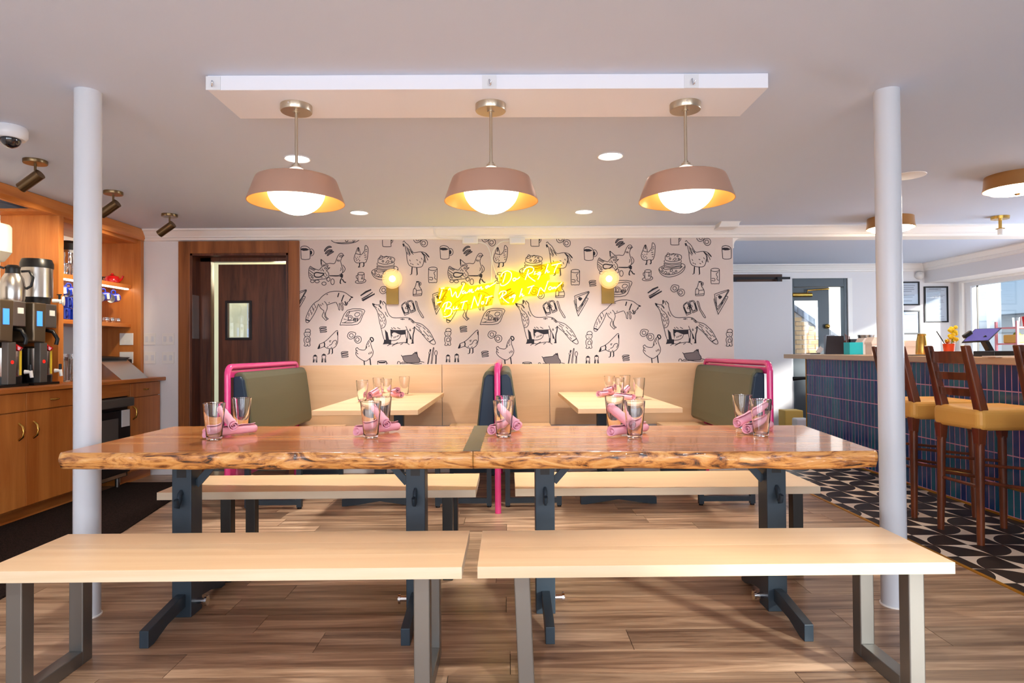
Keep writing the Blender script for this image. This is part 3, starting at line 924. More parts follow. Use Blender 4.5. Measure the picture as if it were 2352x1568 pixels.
for xx, lb in (((1062, 1098), 'white power adapter under the crown, left of the pair above the neon sign'), ((1170, 1206), 'white power adapter under the crown, right of the pair above the neon sign')):
    p, q = py(xx[0], 546, YB), py(xx[1], 561, YB)
    t = tag(MB().box(p.x, YB-.045, q.z, q.x, YB-.003, p.z).build('power_adapter', 'white_plastic', bevel=.006), lb, 'adapter', 'neon sign adapters')
    MB().box(p.x+.02, YB-.0465, q.z+.012, q.x-.04, YB-.045, p.z-.012).build('rating_label', 'paper', t)
def wire(name, lb, pts, Y, r=.005):
    return tag(MB().tube([py(x, y_, Y) for x, y_ in smooth(pts)], r, 6).build(name, 'white_plastic'), lb, 'cable')
wire('cable', 'thin white cable dropping from the left adapter to the neon sign', [(1098, 556), (1118, 563), (1128, 590), (1129, 620), (1128, 655)], YB-.012)
wire('cable', 'thin white cable looping from the right adapter to the neon sign', [(1170, 553), (1150, 556), (1133, 575), (1131, 600), (1136, 620), (1145, 640)], YB-.012)
wire('cable', 'white flex running off the ceiling along the crown moulding', [(986, 521), (996, 523), (998, 536), (1006, 545), (1030, 548), (1062, 550)], YB-.095, .006)
for x, bx0, bx1, by0, by1, lb in ((901, 888, 916, 660, 699, 'brass wall sconce with a glowing globe near the kitchen door'), (1399, 1381, 1410, 657, 697, 'brass wall sconce with a glowing globe right of the neon sign')):
    g = py(x, 640, YB-.10); p, q = py(bx0, by0, YB), py(bx1, by1, YB)
    t = thing('wall_sconce', lb, 'wall lamp', (g.x, YB, q.z), group='globe sconces on the wallpaper')
    MB().box(p.x, YB-.022, q.z, q.x, YB-.003, g.z+.02).build('back_plate', 'sconce_brass', t, world=True, bevel=.002)
    MB().cyl((g.x, YB-.022, g.z), (g.x, YB-.05, g.z), .03).build('socket', 'brass', t, world=True)
    gb = MB()
    for rr in (.092, .074, .058, .044): gb.ball((g.x, YB-.10, g.z), rr, 28, 18)
    gb.build('globe', 'sconce_glass', t, world=True)
    MB().ball((g.x, YB-.10, g.z), .03, 20, 12).build('bulb', 'sconce_bulb', t, world=True)
# ================================================================== LONG TABLE (two live-edge tables pushed together)
from mathutils import noise
def fy(x): return 2.492 + (x+1.77)*(-.038)          # front edge line
def by_(x): return 3.36 + (x+1.77)*(-.05)           # back edge line
def wav(x, k): return .016*noise.noise((x*2.3, k, 1.7)) + .009*noise.noise((x*7, k, 4)) + .004*noise.noise((x*19, k, 9))
SEAM = -.137; TZ0, TZ1 = .682, .75
def slab(xa, xb, tilt_l, tilt_r):
    nx = 130; prof = []                              # profile round the section: (t across, z, which edge)
    mb = MB(); rings = []
    for i in range(nx+1):
        u = i/nx; ring = []
        def X(y): return xa+(xb-xa)*u + (tilt_l*(1-u)+tilt_r*u)*((y-2.45)/.9)
        f0, b0 = fy(xa+(xb-xa)*u), by_(xa+(xb-xa)*u); xw = xa+(xb-xa)*u
        pts = []
        for zz, k, off in ((TZ1, 0, .010), (TZ1-.006, 0, .002), (TZ1-.02, 1, -.003), (TZ1-.034, 2, -.002), (TZ1-.05, 3, .004), (TZ1-.062, 4, .010), (TZ0, 5, .022)):
            yy = f0+off+wav(xw, 0)+(.5+k*.1)*.012*noise.noise((xw*9, k*.9, 2.2))
            pts.append((yy, zz+(.006*noise.noise((xw*5, 3, k)) if 0 < k < 5 else (.005*noise.noise((xw*4, 8, 1)) if k == 5 else 0))))
        for zz, off in ((TZ0, -.02), (TZ1-.03, 0), (TZ1, -.008)):
            pts.append((b0+off+wav(xw, 30), zz))
        rings.append([(X(y_), y_, z) for y_, z in pts])
    n = len(rings[0]); vs = [p for r_ in rings for p in r_]
    top = []; edge = []
    for i in range(nx):
        for k in range(n):
            k2 = (k+1) % n; f = (i*n+k, (i+1)*n+k, (i+1)*n+k2, i*n+k2)
            (top if k in (n-1, 6) else edge).append(f)
    mb.add(vs, top, 0); mb.add(vs, edge, 1, True)
    mb.add(vs, [tuple(range(n)), tuple(range(nx*n, nx*n+n))[::-1]], 2)
    return mb
def trestle(t, x, dx_brace):
    lg = MB().box(x-.0415, 2.742, 0.0, x+.0415, 2.842, .683).build('leg', 'black_steel', t, world=True, bevel=.003)
    MB().box(x-.02, 2.7405, .60, x+.02, 2.7425, .675).build('slot', 'black_plastic', lg, world=True)
    ft = [(2.46, 0), (2.46, .066), (2.70, .10), (2.742, .10), (2.742, .045), (2.60, .03), (2.50, 0)]
    MB().prism(ft, x-.018, x+.018, 'x').build('foot', 'black_steel', t, world=True, bevel=.002, fix=True)
    MB().prism([(2*2.792-a, b_) for a, b_ in ft], x-.018, x+.018, 'x').build('foot', 'black_steel', t, world=True, bevel=.002, fix=True)
    MB().bar((x+dx_brace*.0415, 2.79, .56), (x+dx_brace*.165, 2.79, .70), .03, .014, up=(0, 1, 0)).build('brace', 'black_steel', t, world=True)
    MB().tube([(x, 2.742, .535), (x, 2.728, .53), (x, 2.72, .50), (x, 2.712, .485), (x, 2.70, .49), (x, 2.695, .515)], .009, 6, flat=1.8).build('bag_hook', 'black_steel', t, world=True)
    MB().cyl((x+dx_brace*.0415, 2.80, .05), (x+dx_brace*.075, 2.80, .05), .014, n=8).cyl((x+dx_brace*.075, 2.80, .05), (x+dx_brace*.085, 2.80, .05), .022, n=6).build('bolt', 'chrome', t, world=True)
for xa, xb, tl, tr_, legs, lb in ((-1.765, SEAM-.001, 0, -.01, ((-1.412, 1), (-.404, -1)), 'live-edge wooden table on black trestle legs, left half of the long table'),
                                  (SEAM+.001, 1.40, -.01, .11, ((.157, 1), (1.163, -1)), 'live-edge wooden table on black trestle legs, right half of the long table')):
    t = thing('live_edge_table', lb, 'table', ((xa+xb)/2, 2.85, 0), group='live-edge tables pushed together')
    slab(xa, xb, tl, tr_).build('tabletop', ['slab_top', 'live_edge', 'casing_wood'], t, world=True, fix=True)
    for x, d in legs: trestle(t, x, d)
# clear mat strip lying over the seam
ms = MB().add([(-.15-.027, 2.455, TZ1+.0003), (-.09-.02, 2.455, TZ1+.0003), (-.105, 3.27, TZ1+.0003), (-.175, 3.27, TZ1+.0003), (-.15-.027, 2.455, TZ1+.0018), (-.11, 2.455, TZ1+.0018), (-.105, 3.27, TZ1+.0018), (-.175, 3.27, TZ1+.0018)], [(0, 3, 2, 1), (4, 5, 6, 7), (0, 1, 5, 4), (1, 2, 6, 5), (2, 3, 7, 6), (3, 0, 4, 7)])
tag(ms.build('seam_strip', 'grey_plastic'), 'grey strip laid across the seam of the long wooden table', 'strip')

# ================================================================== BENCHES
def bench(lb, x0, x1, y0, y1, fx, lean=(0, 0), planks=1, mt='raw_steel'):
    t = thing('bench', lb, 'bench', ((x0+x1)/2, (y0+y1)/2, 0), group='maple benches at the long table')
    zt, zb = .455, .418
    cuts = [y0] + ([y0+.135, y0+.27] if planks == 3 else [y0+.2] if planks == 2 else []) + [y1]
    for a, b_ in zip(cuts, cuts[1:]):
        mb = MB().box(x0, a, zb, x1, b_, zt); mb.m = [1 if k in (2, 3, 5) else 0 for k in range(6)]
        mb.build('seat_board', ['maple', 'maple_edge'], t, world=True, bevel=.0006)
    for k, x in enumerate(fx):
        yf, yr, wd, th = y0+.035, y1-.025, .052, .055
        sh = lean[k]
        def leg(ya): return [(x-wd/2+sh, ya, 0), (x+wd/2+sh, ya, 0), (x+wd/2+sh, ya+th, 0), (x-wd/2+sh, ya+th, 0), (x-wd/2, ya, zb-.004), (x+wd/2, ya, zb-.004), (x+wd/2, ya+th, zb-.004), (x-wd/2, ya+th, zb-.004)]
        fr = MB().hexa(leg(yf)).build('leg', mt, t, world=True, bevel=.004)
        MB().hexa(leg(yr-th)).build('leg', mt, t, world=True, bevel=.004)
        MB().box(x-wd/2+sh, yf+th, 0, x+wd/2+sh, yr-th, .05).build('floor_rail', mt, t, world=True, bevel=.003)
        MB().box(x-.06, yf, zb-.005, x+.06, yr, zb-.0003).build('mount_plate', 'dark_steel', t, world=True)
bench('maple bench with steel loop legs in the foreground, on the left', -1.672, -.15, 2.008, 2.415, (-1.588, -.283), planks=3)
bench('maple bench with steel loop legs in the foreground, on the right', -.101, 1.42, 2.01, 2.41, (.04, 1.318), lean=(.016, 0), planks=2)
bench('maple bench on the far side of the long table, left one', -1.725, -.162, 3.115, 3.53, (-1.405, -.305), planks=1, mt='dark_steel')
bench('maple bench on the far side of the long table, right one', .032, 1.546, 3.13, 3.55, (.175, 1.45), planks=1, mt='dark_steel')

# ================================================================== GLASSES AND NAPKIN ROLLS
gp = [(0, 0), (.026, 0), (.0295, .003), (.0298, .006), (.0435, .147), (.0425, .1485), (.0405, .147), (.0275, .02), (.024, .013), (0, .012)]
gme = MB().lathe(gp, n=28).mesh('pint_glass')
def outward(me):
    import bmesh
    q = bmesh.new(); q.from_mesh(me); bmesh.ops.recalc_face_normals(q, faces=q.faces); q.to_mesh(me); q.free()
outward(gme); gme.set_sharp_from_angle(angle=math.radians(30))
def glass(x, y_, z, lb, grp):
    p = pz(x, y_, z)
    o = put('pint_glass', gme, 'glass', loc=(p.x, p.y, z+.0004)); o.scale = (1.08, 1.08, 1.11); return tag(o, lb, 'glass', grp)
gr = 'pint glasses on the long table'
W5 = ['first pair from the left', 'second pair from the left', 'middle pair', 'fourth pair from the left', 'rightmost pair']
for (x, y_), w_ in zip(((492, 1010), (852, 1006), (1157, 1004), (1458, 1006), (1748, 1002)), W5):
    glass(x, y_, TZ1, 'nearer clear pint glass of the %s on the long table' % w_, gr)
for (x, y_), w_ in zip(((555, 990), (878, 988), (1161, 986), (1412, 988), (1706, 984)), W5):
    glass(x, y_, TZ1, 'farther clear pint glass of the %s on the long table' % w_, gr)
for nm, side, pts in (('left', 'left booth', ((832, 922), (869, 912), (887, 917), (929, 908))), ('right', 'right booth', ((1400, 908), (1421, 915), (1436, 905), (1468, 916)))):
    for (x, y_), w_ in zip(pts, ('leftmost', 'second from the left', 'third from the left', 'rightmost')):
        glass(x, y_, .75, 'clear pint glass on the %s table, %s of four' % (side, w_), 'pint glasses on the booth tables')
def roll_mesh(L_, R_):
    n = 44; turns = 2.3; th = .0028; mb = MB(); out = []; inn = []
    for i in range(n+1):
        a = 2*PI*turns*i/n; r_ = .006+(R_-.006)*(i/n)**.9
        out.append((r_*math.cos(a), r_*math.sin(a))); inn.append(((r_-th)*math.cos(a), (r_-th)*math.sin(a)))
    m_ = 10; vs = []
    for j in range(m_+1):
        x = -L_/2+L_*j/m_; k = 1+.05*math.sin(j*1.9)+(.06 if j in (0, m_) else 0)
        vs += [(x+.004*math.sin(i*.5), p[0]*k, p[1]*k) for i, p in enumerate(out)] + [(x+.004*math.sin(i*.5), p[0]*k, p[1]*k) for i, p in enumerate(inn)]
    N_ = 2*(n+1); fs = []
    for j in range(m_):
        for i in range(n):
            fs.append((j*N_+i, j*N_+i+1, (j+1)*N_+i+1, (j+1)*N_+i)); b0 = n+1
            fs.append((j*N_+b0+i+1, j*N_+b0+i, (j+1)*N_+b0+i, (j+1)*N_+b0+i+1))
    for j, fl in ((0, 0), (m_, 1)):
        for i in range(n):
            f = (j*N_+i, j*N_+n+1+i, j*N_+n+2+i, j*N_+i+1); fs.append(f[::-1] if fl else f)
    mb.add(vs, fs, 0, True); return mb.mesh('napkin_roll')
RM = roll_mesh(.20, .0245)
def napkin(p0, p1, z0, z1, lb, grp, zt=TZ1):
    a = pz(*p0, zt); b_ = pz(*p1, zt)
    a = Vector((a.x, a.y, zt+z0)); b_ = Vector((b_.x, b_.y, zt+z1))
    o = put('napkin_roll', RM, 'napkin', loc=(a+b_)/2)
    d = b_-a; o.rotation_mode = 'QUATERNION'; o.rotation_quaternion = d.to_track_quat('X', 'Z')
    o.scale = (max(.75, min(1.2, d.length/.2)), 1, 1); tag(o, lb, 'napkin', grp)
NP = 'pink napkin rolls on the long table'; NR = .0265
# lower roll lies flat, upper roll is propped across it
low = [((470, 1008), (585, 995)), ((815, 1003), (915, 990)), ((1112, 1004), (1205, 984)), ((1402, 1004), (1482, 993)), ((1706, 1000), (1775, 985))]
upp = [((552, 1012), (500, 988)), ((905, 1009), (850, 982)), ((1206, 1009), (1132, 985)), ((1470, 1008), (1392, 985)), ((1675, 996), (1782, 984))]
for k in range(5):
    napkin(*low[k], NR, NR, 'pink napkin roll lying flat, lower of the %s, long table' % W5[k], NP)
    napkin(*upp[k], NR*1.15, NR*4.7, 'pink napkin roll propped up, upper of the %s, long table' % W5[k], NP)
NB = 'pink napkin rolls on the booth tables'
for p0, p1, z1, lb in (((828, 921), (884, 912), NR, 'pink rolled napkin lying flat at the front of the left booth table'), ((834, 925), (880, 910), NR*3.2, 'pink rolled napkin propped on another on the left booth table'),
                       ((893, 910), (924, 914), NR, 'pink rolled napkin lying flat by the last glass on the left booth table'), ((896, 907), (922, 918), NR*3.2, 'pink rolled napkin propped up near the right of the left booth table'),
                       ((1374, 912), (1410, 908), NR, 'pink rolled napkin at the left of the right booth table group, lying flat'), ((1380, 905), (1420, 914), NR*3.2, 'pink rolled napkin at the left of the right booth table group, propped up'),
                       ((1412, 916), (1455, 921), NR, 'pink rolled napkin at the front of the right booth table group, lying flat'), ((1424, 918), (1450, 906), NR*3.2, 'pink rolled napkin at the right of the right booth table group, propped up')):
    napkin(p0, p1, NR, z1, lb, NB, .75)

# ================================================================== BOOTHS
def booth(name, lb, x, sides):
    t = thing(name, lb, 'booth seat', (x, 5.1, 0), group='pink framed booth seats')
    Rr = .022; zt = 1.035; yb = 5.88; yf = 4.44
    arc = [(x, yf+.055-.055*math.cos(a), zt-.055+.055*math.sin(a)) for a in [PI/2*i/5 for i in range(6)]]
    arc2 = [(x, yb-.05+.05*math.sin(a), zt-.05+.05*math.cos(a)) for a in [PI/2*i/5 for i in range(6)]]
    MB().tube([(x, yf, 0)] + arc + arc2 + [(x, yb, .95)], Rr, 14).build('tube_frame', 'pink_enamel', t, world=True)
    MB().cyl((x, yb, 0), (x, yb, .97), Rr, n=12).build('rear_post', 'pink_enamel', t, world=True)
    MB().bar((x, yf+.02, .985), (x, yb-.03, .985), .014, .05).build('top_plate', 'pink_enamel', t, world=True)
    MB().box(x-.012, yf+.03, .22, x+.012, yb-.04, .50).build('lower_panel', 'pink_enamel', t, world=True)
    for s in sides:
        x0 = x+s*.016                                # cushion leans on the frame, thicker at the foot
        f = lambda tt, zz: (x0+s*tt, zz)
        sec = [f(0, .50), f(.115, .50), f(.135, .53), f(.132, .60), f(.11, .80), f(.088, .95), f(.07, .99), f(.03, 1.0), f(0, .985)]
        MB().prism(sec, 4.50, 5.86, 'y').build('back_cushion', 'olive_vinyl', t, world=True, bevel=.02, seg=3, fix=True)
        sd = [f(.004, .505), f(.11, .505), f(.126, .53), f(.122, .60), f(.10, .80), f(.078, .94), f(.055, .97), f(.004, .965)]
        MB().prism(sd, 4.478, 4.52, 'y').build('end_panel', 'navy_vinyl', t, world=True, bevel=.012, seg=3, fix=True)
        xa, xb = sorted((x+s*.05, x+s*.46))
        MB().box(xa, 4.56, .425, xb, 5.9, .46).build('seat', 'panel_maple', t, world=True, bevel=.004)
        for yy in (4.60, 5.75):
            w_ = .035; fr = t
            for xx in (xa+w_/2, xb-w_/2):
                g = MB().box(xx-w_/2, yy, .012, xx+w_/2, yy+w_, .425).build('leg', 'black_steel', t, world=True)
                MB().cyl((xx, yy+w_/2, 0), (xx, yy+w_/2, .012), .016, n=10).build('glide', 'black_plastic', g, world=True)
            MB().box(xa+w_, yy, .03, xb-w_, yy+w_, .065).build('rail', 'black_steel', t, world=True)
            MB().box(xa+w_, yy, .39, xb-w_, yy+w_, .425).build('rail', 'black_steel', t, world=True)
booth('restaurant_booth', 'olive booth seat with pink tube frame beside the kitchen door', -1.965, (1,))
booth('restaurant_booth', 'back to back booth seat with pink tube frame between the two booth tables', -.075, (-1, 1))
booth('restaurant_booth', 'olive booth seat with pink tube frame at the right end, by the bar opening', 1.846, (-1,))
for x0, x1, y1, lb in ((-1.30, -.597, 5.88, 'pale maple booth table below the left sconce'), (.463, 1.16, 5.86, 'pale maple booth table below the right sconce')):
    xc = (x0+x1)/2; t = thing('booth_table', lb, 'table', (xc, 5.0, 0), group='booth tables')
    MB().box(x0, 4.19, .715, x1, y1, .75).build('tabletop', 'panel_maple', t, world=True, bevel=.003)
    for yy in (4.7, 5.5):
        MB().prism([(xc-.28, 0), (xc-.28, .05), (xc-.05, .085), (xc+.05, .085), (xc+.28, .05), (xc+.28, 0), (xc+.24, 0), (xc, .035), (xc-.24, 0)], yy-.03, yy+.03, 'y').build('foot', 'black_steel', t, world=True, fix=True)
        MB().box(xc-.04, yy-.035, .06, xc+.04, yy+.035, .70).build('column', 'black_steel', t, world=True, bevel=.003)
        MB().box(xc-.2, yy-.04, .70, xc+.2, yy+.04, .716).build('top_plate', 'black_steel', t, world=True)
# dark mat before the coffee counter
mp = [(-3.34, 2.5), (-2.32, 2.5), (-2.455, 4.05), (-2.60, 4.9), (-2.66, 5.35), (-2.72, 5.5), (-2.9, 5.56), (-3.34, 5.56)]
tag(MB().prism(mp, .0005, .009, 'z').build('floor_mat', 'carpet', fix=True), 'dark brown floor mat in front of the coffee counter', 'mat')
# ================================================================== LAMPS AND CEILING GEAR
def pendant(x, y_, lb):
    t = thing('pendant_lamp', lb, 'pendant lamp', (x, y_, 0), group='copper pendant lamps over the long table')
    zc = 2.228
    cn = MB().lathe([(0, zc-.03), (.066, zc-.03), (.068, zc-.027), (.068, zc), (0, zc)], n=36).build('canopy', 'nickel', t)
    MB().cyl((-.012, -.067, zc-.012), (-.012, -.070, zc-.012), .003, n=8).build('screw', 'chrome', cn)
    MB().cyl((0, 0, 1.955), (0, 0, zc-.03), .0068, n=12).cyl((0, 0, 1.952), (0, 0, 1.972), .011, n=12).cyl((0, 0, zc-.034), (0, 0, zc-.03), .016, n=12).build('rod', 'nickel', t)
    MB().lathe([(.046, 1.907), (.160, 1.905), (.170, 1.900), (.175, 1.890), (.2065, 1.802), (.2075, 1.797), (.204, 1.7975), (.171, 1.888), (.167, 1.896), (.158, 1.900), (.046, 1.902)], n=56).build('shade', ['copper_shade', 'brass_inside'], t)
    n = 56
    for k, p in enumerate(kids(t)[-1].data.polygons): p.material_index = 1 if k//n >= 5 else 0
    MB().lathe([(.122*math.sin(a), 1.851-.107*math.cos(a)) for a in [PI*.72*i/20 for i in range(21)]], n=40).build('globe', 'globe_glow', t)
    MB().lathe([(.046, 1.903), (.045, 1.925), (.036, 1.943), (.02, 1.952), (0, 1.955)], n=28).build('cap_dome', 'cap_glow', t)
    MB().cyl((0, 0, 1.952), (0, 0, 1.962), .02, n=16).build('socket_cap', 'nickel', t)
    return t
pendant(-.928, 2.785, 'copper pendant lamp with a white globe, leftmost of three over the long table')
pendant(-.068, 2.785, 'copper pendant lamp with a white globe, middle of three over the long table')
pendant(.796, 2.785, 'copper pendant lamp with a white globe, rightmost of three over the long table')
for (x, y_), lb in (((683, 364), 'round recessed downlight above the left pendant rod'), ((1402, 358), 'round recessed downlight between the middle and right pendants'), ((825, 488), 'small recessed downlight near the back wall, left of the middle pendant'), ((1341, 486), 'small recessed downlight near the back wall, right of the middle pendant')) + tuple((q, 'added unseen downlight behind the viewer, %s' % n_) for q, n_ in (((-1.24, .75), 'front left'), ((.63, .75), 'front right'), ((-1.24, -.8), 'rear left'), ((.63, -.8), 'rear right'))):  # last four: unseen lamps added to brighten the foreground benches and floor
    p = pz(x, y_, CEIL) if x > 10 else Vector((x, y_, CEIL)); r_ = .077
    t = thing('downlight', lb, 'downlight', (p.x, p.y, CEIL), group='recessed downlights')
    MB().lathe([(r_-.012, -.001), (r_-.004, -.006), (r_, -.004), (r_, 0)], n=32).build('trim_ring', 'white_enamel', t)
    MB().lathe([(0, -.0016), (r_-.012, -.0016)], n=32).build('lens', 'recess_glow', t, fix=True)
    lamp('downlight_beam', 'SPOT', (p.x, p.y, CEIL-.012), DOWN*(1.5 if p.y < 2 else 1), (1, .96, .90), aim=(p.x, p.y, 0), spot_size=math.radians(110), spot_blend=.8, shadow_soft_size=.06)
for y_, lb in ((3.762, 'bronze ceiling spot on a round plate, nearest of three by the coffee station'), (4.505, 'bronze ceiling spot on a round plate, middle of three by the coffee station'), (5.255, 'bronze ceiling spot on a round plate, farthest of three by the coffee station')):
    t = thing('ceiling_spot', lb, 'spotlight', (-2.805, y_, CEIL), group='bronze spots by the coffee station')
    MB().lathe([(0, -.022), (.06, -.022), (.062, -.019), (.062, 0), (0, 0)], n=32).build('plate', 'bronze', t)
    MB().cyl((0, 0, -.085), (0, 0, -.02), .007, n=10).build('stem', 'bronze', t)
    d = Vector((-.78, .05, -.52)).normalized(); a = Vector((.03, 0, -.082)); b_ = a+d*.145
    MB().cyl(a, b_, .031, n=24).build('head', 'bronze', t)
    MB().lathe([(0, .1452), (.026, .1452)], c=a, n=20, axis=d).build('lens', 'recess_glow', t)
    wp = Vector((-2.805, y_, CEIL))+b_+d*.02
    lamp('spot_beam', 'SPOT', wp, SPOTW, (1, .82, .58), aim=wp+d, spot_size=math.radians(95), spot_blend=.7, shadow_soft_size=.03)
p = pz(22, 292, CEIL); t = thing('dome_camera', 'white dome security camera on the ceiling at the left edge', 'camera', (p.x, p.y, CEIL))
MB().lathe([(0, 0), (.072, 0), (.078, -.012), (.077, -.045), (.066, -.062), (.05, -.066), (0, -.066)][::-1], n=36).build('housing', 'white_enamel', t)
MB().ball((.012, -.01, -.064), .046, 24, 14).build('dome', 'dome_black', t)
for (x, y_), lb in (((2336, 402), 'brass drum ceiling lamp at the right edge, nearer of two over the bar stools'), ((2045, 500), 'brass drum ceiling lamp behind the right post, farther of two over the bar stools')):
    p = pz(x, y_, CEIL); t = thing('drum_lamp', lb, 'ceiling lamp', (p.x, p.y, CEIL), group='drum lamps over the bar stools')
    MB().lathe([(.182, 0), (.186, -.06), (.192, -.094), (.189, -.096), (.18, -.06), (.176, 0)], n=48).build('drum', 'drum_brass', t)
    MB().lathe([(.168, -.03), (.168, -.098), (.15, -.114), (.10, -.122), (0, -.126)], n=40).build('diffuser', 'flush_glow', t)
    MB().lathe([(0, -.135), (.012, -.134), (.02, -.126)], n=16).build('finial', 'brass', t)
p = pz(2297, 497, CEIL); t = thing('bare_lampholder', 'brass ceiling plate with a bare lampholder and no shade, over the bar', 'lamp holder', (p.x, p.y, CEIL))
MB().lathe([(0, -.025), (.068, -.025), (.07, 0)], n=28).build('plate', 'brass', t)
MB().cyl((0, 0, -.12), (0, 0, -.025), .013, n=12).lathe([(.013, -.10), (.034, -.106), (.034, -.110), (0, -.112)], n=20).build('stem', 'brass', t)
MB().cyl((0, 0, -.16), (0, 0, -.11), .021, n=16).build('socket', 'white_plastic', t)
p = pz(2086, 403, CEIL); tag(MB().lathe([(0, -.008), (.09, -.008), (.105, -.004), (.107, 0), (0, 0)], n=40).build('ceiling_disc', 'trim_paint', loc=(p.x, p.y, CEIL)), 'flat white disc on the ceiling beside the right post', 'ceiling cover')
p = pz(1672, 512, CEIL); t = thing('detector', 'white square detector box on the ceiling above the wallpaper edge', 'detector', (p.x, p.y, CEIL))
MB().add([(-.085, -.08, 0), (.085, -.08, 0), (.085, .08, 0), (-.085, .08, 0), (-.11, -.07, -.05), (.07, -.07, -.05), (.07, .07, -.05), (-.11, .07, -.05)], [(0, 1, 2, 3), (7, 6, 5, 4), (0, 4, 5, 1), (1, 5, 6, 2), (2, 6, 7, 3), (3, 7, 4, 0)]).build('case', 'white_plastic', t, bevel=.006, fix=True)
MB().box(-.09, -.085, 0-.004, .09, .085, -.0002).build('base_plate', 'white_plastic', t)

# ================================================================== COFFEE STATION
XC, CZ = -3.25, .915
cnt = MB().box(XL, 2.9, CZ-.032, -3.2, YB-.003, CZ).build('countertop', 'cherry_y', bevel=.006)
tag(cnt, 'cherry wood countertop of the coffee station', 'countertop')
def pull(t, y_, z): MB().tube([(XC, y_-.035, z), (XC+.022, y_-.02, z), (XC+.026, y_, z), (XC+.022, y_+.02, z), (XC, y_+.035, z)], .006, 8).build('handle', 'brass', t, world=True)
def arch(t, y_, z): MB().tube([(XC, y_, z-.055), (XC+.026, y_, z-.035), (XC+.034, y_, z), (XC+.026, y_, z+.035), (XC, y_, z+.055)], .008, 8).build('handle', 'brass', t, world=True)
def cabinet(lb, ya, yb, fronts):
    t = thing('base_cabinet', lb, 'cabinet', (-3.5, (ya+yb)/2, 0), group='cherry base cabinets')
    MB().box(XL+.004, ya, .10, XC-.02, yb, CZ-.032).build('body', 'cherry', t, world=True)
    MB().box(XL+.004, ya, 0, -3.34, yb, .10).build('toe_kick', 'cherry_y', t, world=True)
    for kind, a, b_, h in fronts:
        z0, z1 = ((.755, .875) if kind == 'drawer' else (.115, .748))
        d = MB().box(XC-.0195, a+.0015, z0, XC, b_-.0015, z1).build(kind, 'cherry', t, world=True, bevel=.002)
        if kind == 'drawer' and h: pull(d, h, .815)
        if kind == 'door' and h: arch(d, h, .62)
cabinet('cherry cabinet out at the left edge of the coffee counter', 2.92, 3.66, [('door', 2.92, 3.66, 3.6), ('drawer', 2.92, 3.66, 3.3)])
cabinet('cherry cabinet with a pair of doors below the coffee brewers', 3.665, 4.90, [('drawer', 3.665, 4.285, 3.95), ('drawer', 4.285, 4.90, 4.545), ('door', 3.665, 4.285, 4.22), ('door', 4.285, 4.90, 4.35)])
cabinet('cherry cabinet with one door at the far end of the coffee counter', 5.46, 5.925, [('drawer', 5.46, 5.925, 5.69), ('door', 5.46, 5.925, 5.50)])
# undercounter ice machine
t = thing('ice_machine', 'black undercounter ice machine between the cherry cabinets', 'ice machine', (-3.5, 5.18, 0))
MB().box(XL+.02, 4.91, .09, XC-.02, 5.45, .77).build('body', 'black_plastic', t, world=True)
MB().box(XL, 4.91, .775, XC, 5.45, CZ-.033).build('filler_panel', 'cherry_y', t, world=True)
dr = MB().box(XC-.02, 4.92, .13, XC+.015, 5.44, .66).build('door', 'black_plastic', t, world=True, bevel=.008)
MB().box(XC-.02, 4.92, .69, XC+.05, 5.44, .765).build('top_trim', 'grey_plastic', t, world=True, bevel=.01)
MB().box(XC+.015, 4.96, .40, XC+.022, 5.26, .60).build('handle_recess', 'grey_plastic', dr, world=True, bevel=.004)
MB().box(XC+.015, 5.31, .52, XC+.019, 5.42, .66).build('notice_card', 'paper', dr, world=True)
MB().box(XC-.02, 4.95, .15, XC+.0, 5.40, .10).build('grille', 'steel', t, world=True)
for yy in (4.98, 5.38): MB().cyl((XC-.06, yy, 0), (XC-.06, yy, .10), .02, n=10).build('foot', 'steel', t, world=True)
# upper millwork: fascia, partition, end panel, shelves
up = thing('shelf_unit', 'cherry wall shelving with a fascia board over the coffee station', 'shelves', (-3.6, 5.3, CZ))
MB().prism([(-3.44, 2.185), (-3.44, CEIL-.002), (-3.38, CEIL-.002), (-3.38, 2.215), (-3.40, 2.185)], 2.9, YB-.003, 'y').build('fascia', 'cherry_y', up, world=True, bevel=.004, fix=True)
MB().box(XL, 4.80, CZ+.001, -3.40, 4.855, 2.19).build('partition', 'cherry', up, world=True, bevel=.002)
MB().box(XL, 5.89, CZ+.001, -3.41, YB-.003, 2.20).build('end_panel', 'cherry', up, world=True, bevel=.002)
MB().box(XL, 4.855, 2.16, -3.44, 5.89, 2.19).box(XL, 4.66, 2.19, -3.44, 5.92, 2.21).build('head_board', 'cherry_y', up, world=True)
for zz in (1.735, 1.375):
    s_ = MB().box(XL, 4.855, zz, -3.50, 5.89, zz+.035).build('shelf', 'cherry_y', up, world=True, bevel=.003)
    if zz > 1.5: MB().box(-3.53, 4.87, zz-.012, -3.505, 5.86, zz-.0005).build('led_strip', 'led_strip', s_, world=True)
